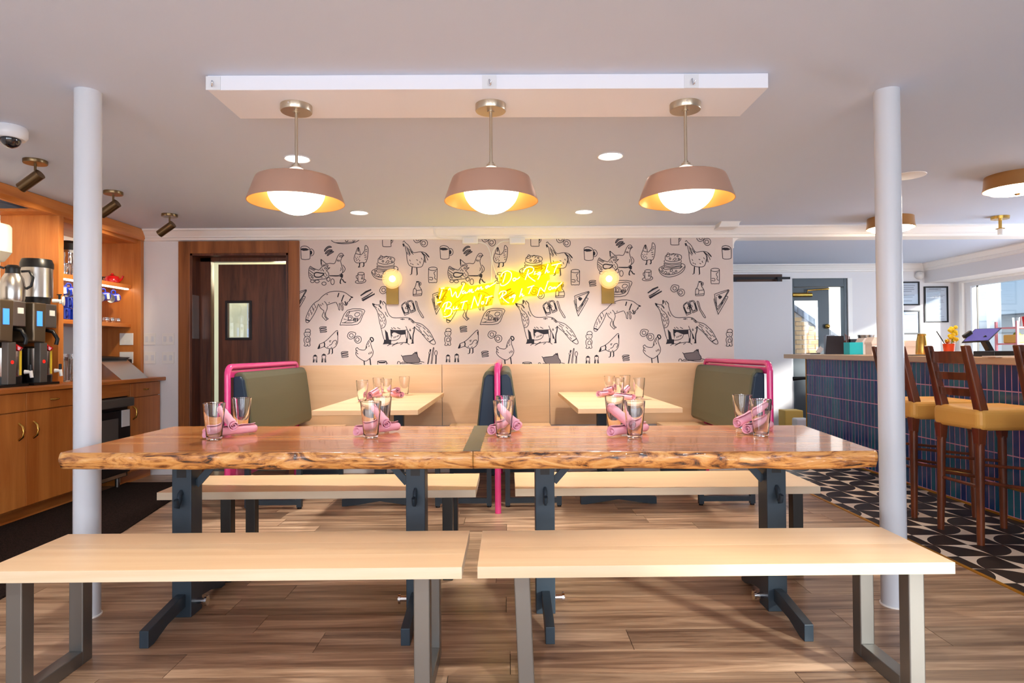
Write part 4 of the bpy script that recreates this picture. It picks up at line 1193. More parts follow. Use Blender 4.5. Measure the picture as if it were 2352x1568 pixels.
# cobalt mugs
def mug_parts(t):
    MB().lathe([(0, 0), (.034, 0), (.040, .006), (.041, .09), (.039, .0905)], n=24).build('body', 'cobalt', t)
    MB().lathe([(.039, .0905), (.0365, .088), (.035, .012), (0, .01)], n=24).build('lining', 'ceramic_white', t)
    MB().tube([(.039, 0, .075), (.058, 0, .076), (.070, 0, .06), (.070, 0, .035), (.058, 0, .018), (.038, 0, .02)], .006, 8, flat=1.4).build('handle', 'cobalt', t)
    MB().prism([(-.02, .03), (.02, .03), (.024, .05), (.02, .065), (-.02, .065), (-.024, .05)], -.0425, -.0395, 'y').build('oval_print', 'ceramic_white', t, fix=True)
first = None
def mug(loc, rot, lb, grp):
    global first
    if first is None:
        first = thing('coffee_mug', lb, 'mug', loc, group=grp); mug_parts(first); o = first
    else:
        o = clone(first, loc, 0, lb); o['group'] = grp
    o.rotation_euler = rot; return o
hg = 'cobalt mugs hanging below the upper shelf'
hang = [(147, 'blue coffee mug hanging under the lit shelf, first from the partition'), (168, 'blue coffee mug hanging under the lit shelf, second from the partition'), (246, 'blue coffee mug hanging under the lit shelf, just right of the white post'), (269, 'blue coffee mug hanging under the lit shelf, last one before the end panel')]
for x, lb in hang:
    q = px(x, 668, -3.56)
    za = Vector((-.02, -.97, -.16)).normalized(); ya = za.cross(Vector((0, 0, 1))).normalized(); xa_ = ya.cross(za)
    mug((q.x, q.y, 1.645), Matrix((xa_, ya, za)).transposed().to_euler(), lb, hg)
sg = 'cobalt mugs on the lower shelf'
for k, (x, dz, lb) in enumerate(((148, 0, 'blue coffee mug standing on the lower shelf, nearest the partition'), (169, 0, 'blue coffee mug standing on the lower shelf, beside the white post'), (156, .0915, 'blue coffee mug stacked on top of the two on the lower shelf'))):
    q = px(x, 728, -3.56); mug((q.x, q.y, 1.411+dz), (0, 0, math.radians(-35)), lb, sg)
# small metal cups
for x, lb in ((244, 'small steel cup on the lower shelf, first of four'), (257, 'small steel cup on the lower shelf, second of four'), (271, 'small steel cup on the lower shelf, third of four'), (287, 'small steel cup on the lower shelf, fourth, nearest the end panel')):
    q = px(x, 738, -3.60); o = MB().lathe([(0, 0), (.018, 0), (.026, .012), (.028, .035), (.024, .05), (.022, .05), (.025, .035), (0, .008)], n=20).build('steel_cup', 'chrome', loc=(q.x, q.y, 1.4105)); tag(o, lb, 'cup', 'small steel cups')
# red teapot and a jug lying behind it
q = px(258, 640, -3.64)
t = thing('teapot', 'glossy red teapot on the upper shelf right of the white post', 'teapot', (q.x, q.y, 1.7705))
MB().lathe([(0, 0), (.04, 0), (.062, .02), (.066, .045), (.05, .075), (.025, .085), (0, .087)], n=28).build('body', 'red_enamel', t)
MB().lathe([(0, .108), (.01, .104), (.011, .094), (.024, .086)][::-1], n=16).build('lid', 'red_enamel', t)
MB().tube([(.055, 0, .03), (.085, 0, .05), (.10, 0, .08)], [.014, .010, .008], 8).build('spout', 'red_enamel', t)
MB().tube([(-.055, 0, .065), (-.09, 0, .07), (-.095, 0, .04), (-.06, 0, .02)], .007, 8).build('handle', 'black_plastic', t)
q = px(276, 643, -3.62); tag(MB().lathe([(0, 0), (.02, 0), (.024, .05), (.02, .055), (0, .055)], n=16).build('sugar_pot', 'ceramic_white', loc=(q.x, q.y, 1.7705)), 'small cream pot beside the red teapot', 'pot')
# steel canister and creamers on the upper shelf
q = px(160, 560, -3.70)
t = thing('canister', 'steel canister with a black lid at the back of the upper shelf', 'canister', (q.x, q.y, 1.7705))
MB().lathe([(0, 0), (.085, 0), (.085, .24), (0, .24)], n=32).build('body', 'steel', t)
MB().lathe([(.088, .235), (.088, .29), (.06, .315), (0, .315)], n=32).build('lid', 'black_plastic', t)
def creamer_parts(t):
    MB().lathe([(0, 0), (.032, 0), (.038, .03), (.03, .07), (.034, .095), (.032, .095), (.027, .07), (.034, .03), (0, .006)], n=20).build('body', 'chrome', t)
    MB().tube([(.03, 0, .085), (.055, 0, .075), (.055, 0, .035), (.036, 0, .025)], .005, 6).build('handle', 'chrome', t)
cr0 = None
for x, zz, dx, lb in ((147, 0, 0, 'steel creamer jug on the upper shelf, nearest the partition'), (169, 0, 0, 'steel creamer jug on the upper shelf, beside the white post'), (157, .0952, 0, 'steel creamer jug stacked on top of the others on the upper shelf')):
    q = px(x, 610, -3.58+dx)
    loc = (q.x, q.y, 1.7705+zz)
    if cr0 is None: cr0 = thing('creamer', lb, 'creamer', loc, math.radians(-30), 'steel creamers on the upper shelf'); creamer_parts(cr0)
    else: clone(cr0, loc, math.radians(-30+random.uniform(-25, 25)), lb)
# outlets and switches
def plate(p, q, axis, lb, cat, grp, n=2):
    if axis == 'y': b_ = MB().box(p.x, YB-.007, q.z, q.x, YB-.0002, p.z)
    t = tag(b_.build('switch_plate', 'white_plastic', bevel=.002), lb, cat, grp)
    w_ = (q.x-p.x)/n
    for i in range(n): MB().box(p.x+w_*(i+.27), YB-.011, q.z+.03, p.x+w_*(i+.73), YB-.007, p.z-.03).build('rocker', 'white_enamel', t, world=True)
for (x0, y0, x1, y1), w_ in zip(((331, 765, 358, 792), (373, 765, 400, 792), (331, 808, 358, 835), (373, 808, 400, 835)), ('upper left', 'upper right', 'lower left', 'lower right')):
    plate(py(x0, y0, YB), py(x1, y1, YB), 'y', 'white double switch plate beside the kitchen door, %s of four' % w_, 'switch', 'switch plates by the kitchen door')
for y0, y1, w_ in ((765, 792, 'upper'), (808, 834, 'lower')):
    p, q = py(275, y0, 5.885), py(306, y1, 5.885)
    t = tag(MB().box(p.x, 5.882, q.z, q.x, 5.8895, p.z).build('outlet_plate', 'white_plastic', bevel=.002), 'white outlet plate on the cherry end panel, %s one' % w_, 'outlet', 'outlets on the end panel')
    MB().box(p.x+.02, 5.879, q.z+.02, p.x+.05, 5.882, q.z+.045).box(q.x-.05, 5.879, q.z+.02, q.x-.02, 5.882, q.z+.045).build('socket', 'ceramic_white', t)
# cream dispenser and white wall strip at the left edge
p, q = py(-60, 512, 4.06), py(30, 602, 4.12)
t = thing('wall_dispenser', 'cream dispenser with rounded corners at the left edge above the brewers', 'dispenser', (q.x-.1, 4.0, q.z))
MB().prism([(p.x, q.z), (q.x-.05, q.z), (q.x, q.z+.06), (q.x, p.z-.02), (q.x-.02, p.z), (p.x, p.z)], 4.0, 4.12, 'y').build('case', 'cream_plastic', t, world=True, bevel=.01, fix=True)
MB().box(XL, 4.02, q.z+.05, p.x+.02, 4.10, p.z-.05).build('bracket', 'white_plastic', t, world=True)
# brewers and thermal servers
def brewer(yc, lb):
    t = thing('coffee_brewer', lb, 'coffee brewer', (-3.45, yc, CZ), group='coffee brewers')
    w_ = .115
    MB().box(XL+.02, yc-w_, CZ, -3.56, yc+w_, CZ+.56).build('column', 'black_plastic', t, world=True)
    hd_ = MB().prism([(yc-w_, CZ+.31), (yc+.0, CZ+.30), (yc+.01, CZ+.585), (yc-w_, CZ+.585)], -3.70, -3.325, 'x').build('head', 'bronze_body', t, world=True, bevel=.008, fix=True)
    MB().box(-3.3255, yc-.085, CZ+.42, -3.322, yc-.035, CZ+.525).build('display', 'lcd_blue', hd_, world=True)
    bk = MB().box(-3.66, yc+.012, CZ+.41, -3.34, yc+w_+.02, CZ+.585).build('funnel_holder', 'steel', t, world=True, bevel=.006)
    MB().box(-3.3405, yc+.06, CZ+.50, -3.337, yc+.11, CZ+.54).build('maker_plate', 'ceramic_white', bk, world=True)
    MB().lathe([(.075, .40), (.03, .31), (.0, .31)], c=(-3.48, yc+.07, CZ), n=20).build('funnel', 'black_plastic', t, world=True)
    MB().tube([(-3.40, yc+.07, CZ+.40), (-3.33, yc+.08, CZ+.385), (-3.30, yc+.085, CZ+.33), (-3.31, yc+.085, CZ+.29)], .014, 8).build('handle', 'black_plastic', t, world=True)
    MB().box(-3.72, yc-w_, CZ, -3.32, yc+w_+.02, CZ+.018).build('drip_base', 'black_plastic', t, world=True)
def server(yc, lb):
    t = thing('thermal_server', lb, 'coffee server', (-3.43, yc, CZ+.018), group='thermal coffee servers')
    MB().lathe([(0, .05), (.085, .05), (.088, .06), (.088, .245), (.075, .258), (0, .262)], n=32).build('body', 'steel', t)
    MB().lathe([(0, 0), (.09, 0), (.092, .05), (0, .05)], n=32).build('base', 'black_plastic', t)
    MB().box(.055, -.105, .0, .10, -.035, .285).build('side_panel', 'grey_plastic', t, bevel=.004)
    MB().cyl((.10, -.07, .15), (.103, -.07, .15), .012, n=14).build('lamp', 'led_red', t)
    MB().box(.084, .01, .06, .0905, .026, .24).build('sight_gauge', 'yellow_gauge', t)
    MB().bar((.07, -.01, .262), (.105, .005, .235), .035, .03).build('lever', 'red_enamel', t, bevel=.005)
    MB().tube([(.085, .06, .08), (.12, .07, .08), (.125, .072, .04)], [.016, .014, .011], 10).build('tap', 'white_plastic', t)
    MB().cyl((.118, .07, .085), (.118, .07, .13), .010, n=8).build('tap_lever', 'black_plastic', t)
brewer(4.265, 'coffee brewer with a blue display at the left edge of the counter')
brewer(4.565, 'coffee brewer with a blue display beside the cherry partition')
server(4.335, 'steel coffee server with red lever under the left brewer')
server(4.625, 'steel coffee server with red lever under the right brewer')
# carafe and tall dispenser standing on the brewers
t = thing('carafe', 'steel thermal carafe with a black handle standing on the left brewer', 'carafe', (-3.41, 4.37, CZ+.5855))
MB().lathe([(0, 0), (.066, 0), (.07, .02), (.072, .10), (.062, .16), (.045, .19), (0, .195)], n=32).build('body', 'steel', t)
MB().lathe([(.044, .185), (.042, .225), (.046, .235), (.03, .25), (0, .252)], n=24).build('lid', 'black_plastic', t)
MB().bar((-.035, -.03, .225), (-.06, -.045, .235), .02, .015).build('spout', 'black_plastic', t)
MB().tube([(.035, .03, .21), (.075, .05, .215), (.095, .06, .17), (.085, .055, .11), (.06, .04, .09)], .009, 8).build('handle', 'black_plastic', t)
t = thing('airpot', 'tall steel coffee dispenser with a black lid standing on the right brewer', 'coffee dispenser', (-3.46, 4.66, CZ+.5855))
MB().lathe([(0, .05), (.10, .05), (.10, .27), (0, .27)], n=32).build('body', 'steel', t)
MB().lathe([(0, 0), (.08, 0), (.088, .05), (0, .05)], n=32).build('base', 'black_plastic', t)
MB().lathe([(.103, .265), (.103, .30), (.092, .33), (0, .325)], n=32).build('lid', 'black_plastic', t)
MB().tube([(.085, .04, .03), (.13, .06, .03), (.135, .062, .01)], .014, 8).cyl((.14, .07, .03), (.15, .075, .03), .035, n=16).build('tap', 'white_plastic', t)
MB().cyl((.125, .058, .03), (.125, .058, .075), .008, n=8).box(.11, .05, .072, .14, .066, .08).build('tap_lever', 'black_plastic', t)
# clear cup behind the carafe, steel tumblers, glass pitchers under the shelf
for k, (dx, lb) in enumerate(((0, 'steel tumbler beside the carafe at the left edge'),)):
    tag(MB().lathe([(0, 0), (.03, 0), (.036, .11), (.033, .11), (.028, .006), (0, .006)], n=20).build('tumbler', 'steel', loc=(-3.42, 4.20, CZ+.5855)), lb, 'tumbler')
for k, (x, lb) in enumerate(((147, 'clear glass pitcher on the counter, nearest the partition'), (160, 'clear glass pitcher on the counter, middle one'), (174, 'clear glass pitcher on the counter, beside the white post'))):
    q = px(x, 865, (-3.50, -3.60, -3.50)[k])
    t = thing('glass_pitcher', lb, 'pitcher', (q.x, q.y, CZ+.0003), group='clear pitchers under the lower shelf')
    MB().lathe([(0, 0), (.04, 0), (.044, .01), (.05, .22), (.047, .22), (.041, .012), (0, .008)], n=24).build('body', 'glass', t)
    MB().tube([(.045, .02, .18), (.08, .03, .17), (.08, .03, .08), (.043, .02, .06)], .006, 6).build('handle', 'glass', t)
# sloped steel hopper at the far end of the counter
t = thing('ice_bin', 'sloped steel bin with a black rim at the far end of the counter', 'bin', (-3.55, 5.5, CZ))
MB().prism([(-3.80, CZ), (-3.24, CZ), (-3.44, CZ+.17), (-3.80, CZ+.19)], 5.32, 5.72, 'y').build('body', 'steel', t, world=True, fix=True)
MB().prism([(-3.81, CZ+.19), (-3.44, CZ+.17), (-3.42, CZ+.185), (-3.81, CZ+.21)], 5.30, 5.74, 'y').build('rim', 'black_plastic', t, world=True, fix=True)
tag(MB().box(-3.6, 5.75, CZ+.0003, -3.47, 5.86, CZ+.17).build('black_box', 'black_plastic', bevel=.01), 'small black box behind the steel bin on the counter', 'box')
# ================================================================== BAR
BX = 3.337; BY0, BY1 = 2.6, 7.04
bar = thing('bar_counter', 'tiled bar counter with a pale wood top and blue finger tiles', 'bar', (3.6, 5, 0))
MB().box(BX, BY0, 0, 3.85, BY1, 1.022).build('carcass', 'grout', bar, world=True)
MB().box(3.25, BY0, 1.022, 3.98, 7.42, 1.07).build('counter_top', 'bar_maple', bar, world=True, bevel=.004)
MB().box(BX-.012, BY0, 0, BX, BY1+.002, .012).box(BX-.009, BY1, .012, BX, BY1+.004, 1.02).build('edge_trim', 'brass_strip', bar, world=True)
PT = .0543; zr = [.013, .21, .416, .628, .842, 1.02]
old = MB(); tmesh = {}
ncol = int((BY1-BY0)/PT)
for c_ in range(ncol):
    yy = BY1-(c_+1)*PT
    for k in range(5):
        z0, z1 = zr[k]+.004, zr[k+1]-.004
        if yy > 3.95:
            if k not in tmesh: tmesh[k] = MB().box(-.002, .0044, 0, 0, PT-.0044, z1-z0).mesh('tile')
            put('tile', tmesh[k], 'tile_glaze', bar, (BX-3.6, yy-5, z0))
        else: old.box(BX-.0025, yy+.0044, z0, BX, yy+PT-.0044, z1)
o = old.build('tiles', 'tile_glaze', bar, world=True); o['kind'] = 'stuff'
MB().tube([(BX+.1, BY1, .80), (BX+.02, BY1+.10, .80), (BX-.08, BY1+.16, .79)], [.016, .018, .024], 10).build('lever_handle', 'black_plastic', bar, world=True)
# --- stools
def stool_parts(t):
    for sy in (-1, 1):
        MB().hexa([(-.205, sy*.155-.03, .745), (-.15, sy*.155-.03, .745), (-.15, sy*.155+.03, .745), (-.205, sy*.155+.03, .745), (-.29, sy*.155-.02, 1.15), (-.25, sy*.155-.02, 1.15), (-.25, sy*.155+.02, 1.15), (-.29, sy*.155+.02, 1.15)]).build('back_post', 'stool_wood', t, bevel=.008)
        for x in (-.195, .195):
            MB().hexa([(x-.02, sy*.155-.02, .57), (x+.02, sy*.155-.02, .57), (x+.02, sy*.155+.02, .57), (x-.02, sy*.155+.02, .57), (x-.027, sy*.155-.027, .67), (x+.027, sy*.155-.027, .67), (x+.027, sy*.155+.027, .67), (x-.027, sy*.155+.027, .67)]).cyl((x*1.04, sy*.162, 0), (x, sy*.155, .58), .019, .025, n=14).build('leg', 'stool_wood', t, bevel=.002)
    def slat(z0, z1, xo):
        mb = MB(); n = 6; vs = []
        for i in range(n+1):
            y_ = -.135+.27*i/n; x = xo-.02*(1-(y_/.135)**2)
            vs += [(x, y_, z0), (x+.016, y_, z0), (x+.016-.006, y_, z1), (x-.006, y_, z1)]
        fs = [(4*i+k, 4*i+(k+1) % 4, 4*i+4+(k+1) % 4, 4*i+4+k) for i in range(n) for k in range(4)]
        mb.add(vs, fs+[(3, 2, 1, 0), (4*n, 4*n+1, 4*n+2, 4*n+3)]).build('slat', 'stool_wood', t, fix=True)
    slat(1.045, 1.115, -.262); slat(.945, .99, -.238); slat(.85, .895, -.218)
    mb = MB(); n = 5                                       # upholstered seat, slightly domed
    MB().box(-.225, -.195, .655, .225, .195, .785).build('seat', 'yellow_vinyl', t, bevel=.035, seg=4)
    for sy in (-1, 1):
        MB().cyl((-.197, sy*.158, .36), (.197, sy*.158, .30), .010, n=10).build('stretcher', 'stool_wood', t)
        MB().cyl((-.197, sy*.158, .46), (.197, sy*.158, .42), .009, n=10).build('stretcher', 'stool_wood', t)
    MB().cyl((-.197, -.158, .33), (-.197, .158, .33), .010, n=10).build('stretcher', 'stool_wood', t)
    MB().cyl((.197, -.158, .27), (.197, .158, .27), .014, n=10).build('footrest', 'brass', t)
t = thing('bar_stool', 'wooden ladder-back bar stool with yellow seat, the whole one in view at the bar', 'bar stool', (2.915, 3.80, 0), math.radians(1.5), 'bar stools')
stool_parts(t)
clone(t, (2.925, 4.39, 0), math.radians(-1), 'wooden ladder-back bar stool with yellow seat, half hidden by the right white post')
clone(t, (2.93, 3.12, 0), math.radians(2), 'wooden ladder-back bar stool with yellow seat, cut off by the right edge')
# --- things on the bar
BZ = 1.0702
def onbar(x, X): q = px(x, 822, X); return q.x, q.y
x, y_ = onbar(2118, 3.62)
t = thing('cocktail_shaker', 'gold and steel cocktail shaker standing on the bar', 'shaker', (x, y_, BZ))
MB().lathe([(0, 0), (.048, 0), (.05, .02), (.044, .12), (.034, .175), (0, .178)], n=28).build('body', 'brass', t)
MB().lathe([(.0345, .170), (.036, .176), (.03, .188), (0, .19)], n=28).build('cap', 'brass', t)
x, y_ = onbar(2180, 3.60)
t = thing('cocktail', 'tall orange red cocktail with a yellow flower and black straw on the bar', 'drink', (x, y_, BZ))
MB().lathe([(.0448, .0985), (.047, .118), (.0455, .118), (.0433, .0985)], n=28).build('glass', 'glass', t)
MB().lathe([(0, 0), (.034, 0), (.0448, .098), (0, .098)], n=28).build('drink', 'juice', t)
MB().cyl((-.03, 0, .09), (-.10, 0, .20), .004, n=8).build('straw', 'black_plastic', t)
fl = MB()
for k in range(16):
    a = k*2.4; r_ = .012+.0017*k
    fl.ball((.035+.02*math.sin(k*.9)+.012*math.cos(a), .012*math.sin(a), .118+.0075*k), .016, 8, 6)
fl.build('flower', 'petal', t); MB().tube([(.02, 0, .09), (.03, 0, .12), (.034, 0, .20)], .004, 6).build('stem', 'leaf', t)
MB().ball((-.012, 0, .118), .020, 12, 8).build('garnish', 'brass_strip', t)
# till tablet on its stand
Yp = 4.85
t = thing('till_tablet', 'tilted purple till screen on a black stand on the bar', 'tablet', (px(2275, 822, 3.75).x, Yp, BZ))
a, b_, c_, d_ = py(2210, 785, Yp-.06), py(2270.5, 782, Yp-.06), py(2301, 753, Yp+.06), py(2239, 755, Yp+.06)
nv = (b_-a).cross(d_-a).normalized()*.012
MB().hexa([a+nv, b_+nv, c_+nv, d_+nv, a, b_, c_, d_] if nv.z < 0 else [a-nv, b_-nv, c_-nv, d_-nv, a, b_, c_, d_]).build('case', 'frame_black', t, world=True, fix=True)
m_ = (a+b_+c_+d_)/4; sgn = (-1 if nv.z < 0 else 1)*nv.normalized()*.0012
MB().add([m_+(p-m_)*.93+sgn for p in (a, b_, c_, d_)], [(0, 1, 2, 3)]).build('screen', 'screen_purple', t, world=True)
q0, q1 = (a+b_)/2*.3+(c_+d_)/2*.7-nv.normalized()*.0, py(2278, 812, Yp)
MB().bar(m_-Vector((0, 0, .012)), (q1.x, Yp, BZ+.012), .05, .03).box(q1.x-.07, Yp-.06, BZ, q1.x+.07, Yp+.06, BZ+.012).build('stand', 'black_plastic', t, world=True)
q = py(2222, 768, Yp-.0)
MB().bar(q-Vector((.03, 0, .02)), q+Vector((.03, 0, .02)), .03, .03).build('card_reader', 'black_plastic', t, world=True, bevel=.006)
x, y_ = onbar(2300, 3.52); tag(MB().box(x-.13, y_-.1, BZ, x+.13, y_+.1, BZ+.04).build('cash_drawer', 'black_plastic', bevel=.005), 'low black box under the till screen on the bar', 'box')
x, y_ = onbar(2308, 3.32); tag(MB().box(x-.11, y_-.06, BZ, x+.11, y_+.06, BZ+.008).build('clipboard', 'carton', bevel=.002), 'flat tan board on the bar edge near the till', 'board')
x, y_ = onbar(2105, 3.40); tag(MB().box(x-.08, y_-.05, BZ, x+.08, y_+.05, BZ+.01).build('bar_mat', 'grey_plastic', bevel=.003), 'small grey tray at the foot of the shaker', 'tray')
# left part of the bar
def bbox(name, x0, x1, y0, X, dep, m_, lb, cat, bev=.003, z0=BZ):
    a = px(x0, 822, X); b_ = px(x1, 822, X); h = px((x0+x1)/2, y0, X).z
    yy = (a.y+b_.y)/2; w_ = (x1-x0)*yy/FPX
    return tag(MB().box(X-w_/2, yy-dep/2, z0, X+w_/2, yy+dep/2, h).build(name, m_, bevel=bev), lb, cat)
bbox('teal_box', 1945, 1976, 786, 3.62, .12, 'teal', 'teal box on the bar left of the right white post', 'box')
def carton(x0, x1, y0, X, lb):
    a = px((x0+x1)/2, 822, X); w_ = (x1-x0)*a.y/FPX; h = px((x0+x1)/2, y0, X).z-BZ
    t = thing('takeout_box', lb, 'takeout box', (X, a.y, BZ), group='cardboard boxes on the bar')
    MB().box(-w_/2+.006, -.06, 0, w_/2-.006, .06, h*.62).build('tray', 'carton', t)
    MB().prism([(-w_/2, h*.6), (w_/2, h*.6), (w_/2, h*.72), (w_/2-.03, h), (-w_/2+.03, h), (-w_/2, h*.72)], -.066, .066, 'y').build('lid', 'carton', t, fix=True)
carton(1972, 2002, 776, 3.78, 'cream takeout box on the bar beside the teal box')
carton(1994, 2030, 774, 3.70, 'cream takeout box on the bar, partly behind the right white post')
carton(2066, 2104, 782, 3.72, 'cream takeout box on the bar beside the shaker')
x, y_ = onbar(1922, 3.66)
t = thing('dark_board', 'dark leaning board with an easel leg on the far end of the bar', 'board', (x, y_, BZ))
w_ = 44*y_/FPX
MB().hexa([(-w_/2-.03, -.03, 0), (w_/2-.03, -.03, 0), (w_/2-.03, -.015, 0), (-w_/2-.03, -.015, 0), (-w_/2+.03, .05, .205), (w_/2, .05, .205), (w_/2, .065, .205), (-w_/2+.03, .065, .205)]).build('panel', 'dark_board', t)
MB().bar((w_/2-.03, -.02, 0), (w_/2+.01, .045, .15), .02, .01).build('easel_leg', 'stool_wood', t)
x, y_ = onbar(1957, 3.92)
t = thing('stirrer_holder', 'brown holder with wooden stirrers behind the teal box', 'holder', (x, y_, BZ))
MB().box(-.03, -.03, 0, .05, .03, .17).build('box', 'frame_black', t)
for k in range(4): MB().cyl((-.05+.012*k, 0, 0), (-.07+.016*k, .01, .23-.01*k), .005, n=6).build('stirrer', 'stool_wood', t)
x, y_ = onbar(1905, 3.72); tag(MB().box(x-.05, y_-.03, BZ, x+.05, y_+.03, BZ+.22).build('grey_box', 'grey_render', bevel=.004), 'pale grey box behind the dark board on the bar', 'box')
x, y_ = onbar(1990, 3.92); tag(MB().lathe([(0, 0), (.04, 0), (.085, .21), (.08, .21), (.036, .006), (0, .006)], n=28).build('steel_bowl', 'steel', loc=(x, y_, BZ)), 'steel bowl behind the takeout boxes on the bar', 'bowl')
x, y_ = onbar(1874, 3.55)
t = thing('card_stand', 'small tan card stand lying at the far end of the bar', 'stand', (x, y_, BZ))
MB().box(-.09, -.04, 0, .03, .04, .014).build('base', 'grey_plastic', t); MB().bar((.02, 0, .012), (.07, 0, .075), .05, .014, up=(0, 1, 0)).build('card', 'carton', t)
x, y_ = onbar(1848, 3.40); tag(MB().box(x-.05, y_-.03, BZ, x+.05, y_+.03, BZ+.006).build('coaster', 'carton'), 'flat pale card at the far corner of the bar top', 'card')
# back counter under the window with a pink rack
bc = thing('back_counter', 'pale counter under the bar window', 'counter', (5.75, 6, 0))
MB().box(5.12, 3.2, 0, XR-.001, 8.3, .93).build('body', 'barn_panel', bc, world=True); MB().box(5.07, 3.2, .93, XR-.001, 8.3, .965).build('top', 'bar_maple', bc, world=True)
q = py(2334, 800, 6.6); rk = thing('pink_rack', 'small pink shelf rack with fruit by the bar window', 'rack', (q.x, 6.6, .965))
zA, zB, zC = py(2330, 788, 6.6).z, py(2330, 751, 6.6).z, py(2330, 742, 6.6).z
xa = py(2310, 780, 6.6).x; xb = xa+.42
for xx in (xa, xb):
    for yy in (6.45, 6.73): MB().box(xx, yy, .966, xx+.02, yy+.02, zC+.02).build('post', 'pink_shelf', rk, world=True)
for zz in (zA, zB): MB().box(xa+.02, 6.45, zz-.015, xb, 6.75, zz).build('shelf', 'pink_shelf', rk, world=True)
o = MB().box(xa+.05, 6.5, zA+.0003, xa+.26, 6.7, zA+.09).build('fruit_box', 'yellow_box', bevel=.01); tag(o, 'yellow box of fruit on the lower shelf of the pink rack', 'box')
MB().ball((xa+.12, 6.6, zA+.085), .035, 12, 8).build('lime', 'leaf', o)
o = MB().lathe([(0, 0), (.05, 0), (.065, .11), (.06, .11), (.045, .006), (0, .006)], n=24).build('red_bucket', 'red_enamel', loc=(xa+.23, 6.58, zB+.0003)); tag(o, 'small orange red bucket on top of the pink rack', 'bucket')
tag(MB().lathe([(0, 0), (.03, 0), (.036, .1), (.034, .1), (.028, .005), (0, .005)], n=20).build('water_glass', 'glass', loc=(xa+.1, 6.58, zB+.0003)), 'clear glass on top of the pink rack', 'glass')
tag(MB().box(xa+.06, 6.3, .9655, xa+.16, 6.42, .9655+.13).build('blue_box', 'blue_box', bevel=.004), 'small blue box before the pink rack', 'box')

# ================================================================== FAR END: barn door, exit door, frames
bd = thing('sliding_door', 'pale grey sliding barn door hung on a dark rail at the far wall', 'sliding door', (3.45, 8.55, 0))
MB().box(2.95, 8.52, .02, 3.842, 8.56, 2.045).build('panel', 'barn_panel', bd, world=True, bevel=.003)
MB().box(2.25, 8.62, 2.05, 3.77, YF, 2.155).build('rail_board', 'track_wood', bd, world=True)
MB().box(2.25, 8.595, 2.085, 3.87, 8.615, 2.115).build('rail', 'frame_black', bd, world=True)
for xx in (3.1, 3.7): MB().box(xx-.02, 8.56, 1.95, xx+.02, 8.572, 2.11).cyl((xx, 8.59, 2.115), (xx, 8.62, 2.115), .0, n=4).build('hanger', 'frame_black', bd, world=True)
ed = struct(MB().box(FDX0, YF+.02, 0, FDX0+.03, YF+.12, FDZ-.0).box(FDX1-.105, YF+.02, 0, FDX1-.06, YF+.12, FDZ).box(FDX0+.03, YF+.02, FDZ-.115, FDX1-.105, YF+.12, FDZ).build('door_2', 'door_slate', bevel=.004), 'slate grey glazed exit door standing ajar at the far wall')
MB().box(FDX1-.06, YF, 0, FDX1, YF+.15, FDZ).build('reveal', 'trim_paint', ed)
lx0, lx1, gz0, gz1, gx0, gx1 = FDX0+.03, 4.455, 1.03, 1.80, 3.975, 4.32; yl = YF+.06
lf = MB().box(lx0, yl, .01, gx0, yl+.045, FDZ-.12).box(gx1, yl, .01, lx1, yl+.045, FDZ-.12).box(gx0, yl, .01, gx1, yl+.045, gz0).box(gx0, yl, gz1, gx1, yl+.045, FDZ-.12).build('door_leaf', 'door_slate', ed)
MB().box(gx0, yl+.02, gz0, gx1, yl+.026, gz1).build('pane', 'pane', lf)
MB().ball((4.415, yl-.03, 1.44), .033, 16, 10).cyl((4.415, yl-.03, 1.44), (4.415, yl, 1.44), .014, n=10).build('knob', 'brass', lf)
MB().cyl((3.93, yl-.03, 1.875), (4.20, yl-.03, 1.875), .03, n=14).build('closer', 'brass', lf)
MB().tube([(4.14, yl-.03, 1.90), (4.14, yl-.04, 1.935), (4.44, yl-.04, 1.955)], .011, 8).build('closer_arm', 'brass', ed)
tag(MB().box(3.47, 7.9, 0, 3.70, 8.1, .36).build('yellow_bin', 'yellow_box', bevel=.01), 'yellow bin on the floor by the exit door', 'bin')
tag(MB().box(3.48, 7.6, 0, 3.64, 7.75, .29).build('white_tub', 'white_plastic', bevel=.02), 'white plastic tub in front of the yellow bin', 'tub')
def framed(x0, y0, x1, y1, lb, lines, head=False):
    p, q = py(x0, y0, YF), py(x1, y1, YF); f_ = .018
    t = thing('picture_frame', lb, 'picture frame', ((p.x+q.x)/2, YF, q.z), group='framed notices on the far wall')
    MB().box(p.x, YF-.02, q.z, p.x+f_, YF-.0005, p.z).box(q.x-f_, YF-.02, q.z, q.x, YF-.0005, p.z).box(p.x+f_, YF-.02, q.z, q.x-f_, YF-.0005, q.z+f_).box(p.x+f_, YF-.02, p.z-f_, q.x-f_, YF-.0005, p.z).build('frame', 'frame_black', t, world=True)
    MB().box(p.x+f_, YF-.008, q.z+f_, q.x-f_, YF-.0006, p.z-f_).build('paper', 'paper', t, world=True)
    tx = MB(); h = (p.z-q.z-2*f_); rg = random.Random(int(x0))
    for k in range(lines):
        zz = p.z-f_-h*(k+1.5)/(lines+2)
        if rg.random() < .14: continue
        a = p.x+f_+.02; b_ = a+(q.x-p.x-2*f_-.04)*rg.uniform(.6, 1)
        tx.box(a, YF-.0088, zz, b_, YF-.0081, zz+h*.3/(lines+2))
    if head: tx.box(p.x+.07, YF-.0088, p.z-f_-.022, q.x-.09, YF-.0081, p.z-f_-.012)
    tx.build('printed_text', 'paper_ink', t, world=True)
    MB().box(p.x+f_, YF-.014, q.z+f_, q.x-f_, YF-.013, p.z-f_).build('pane', 'pane', t, world=True)
framed(2068, 647, 2111, 701, 'black framed pale notice, upper of the two smaller frames on the far wall', 9)
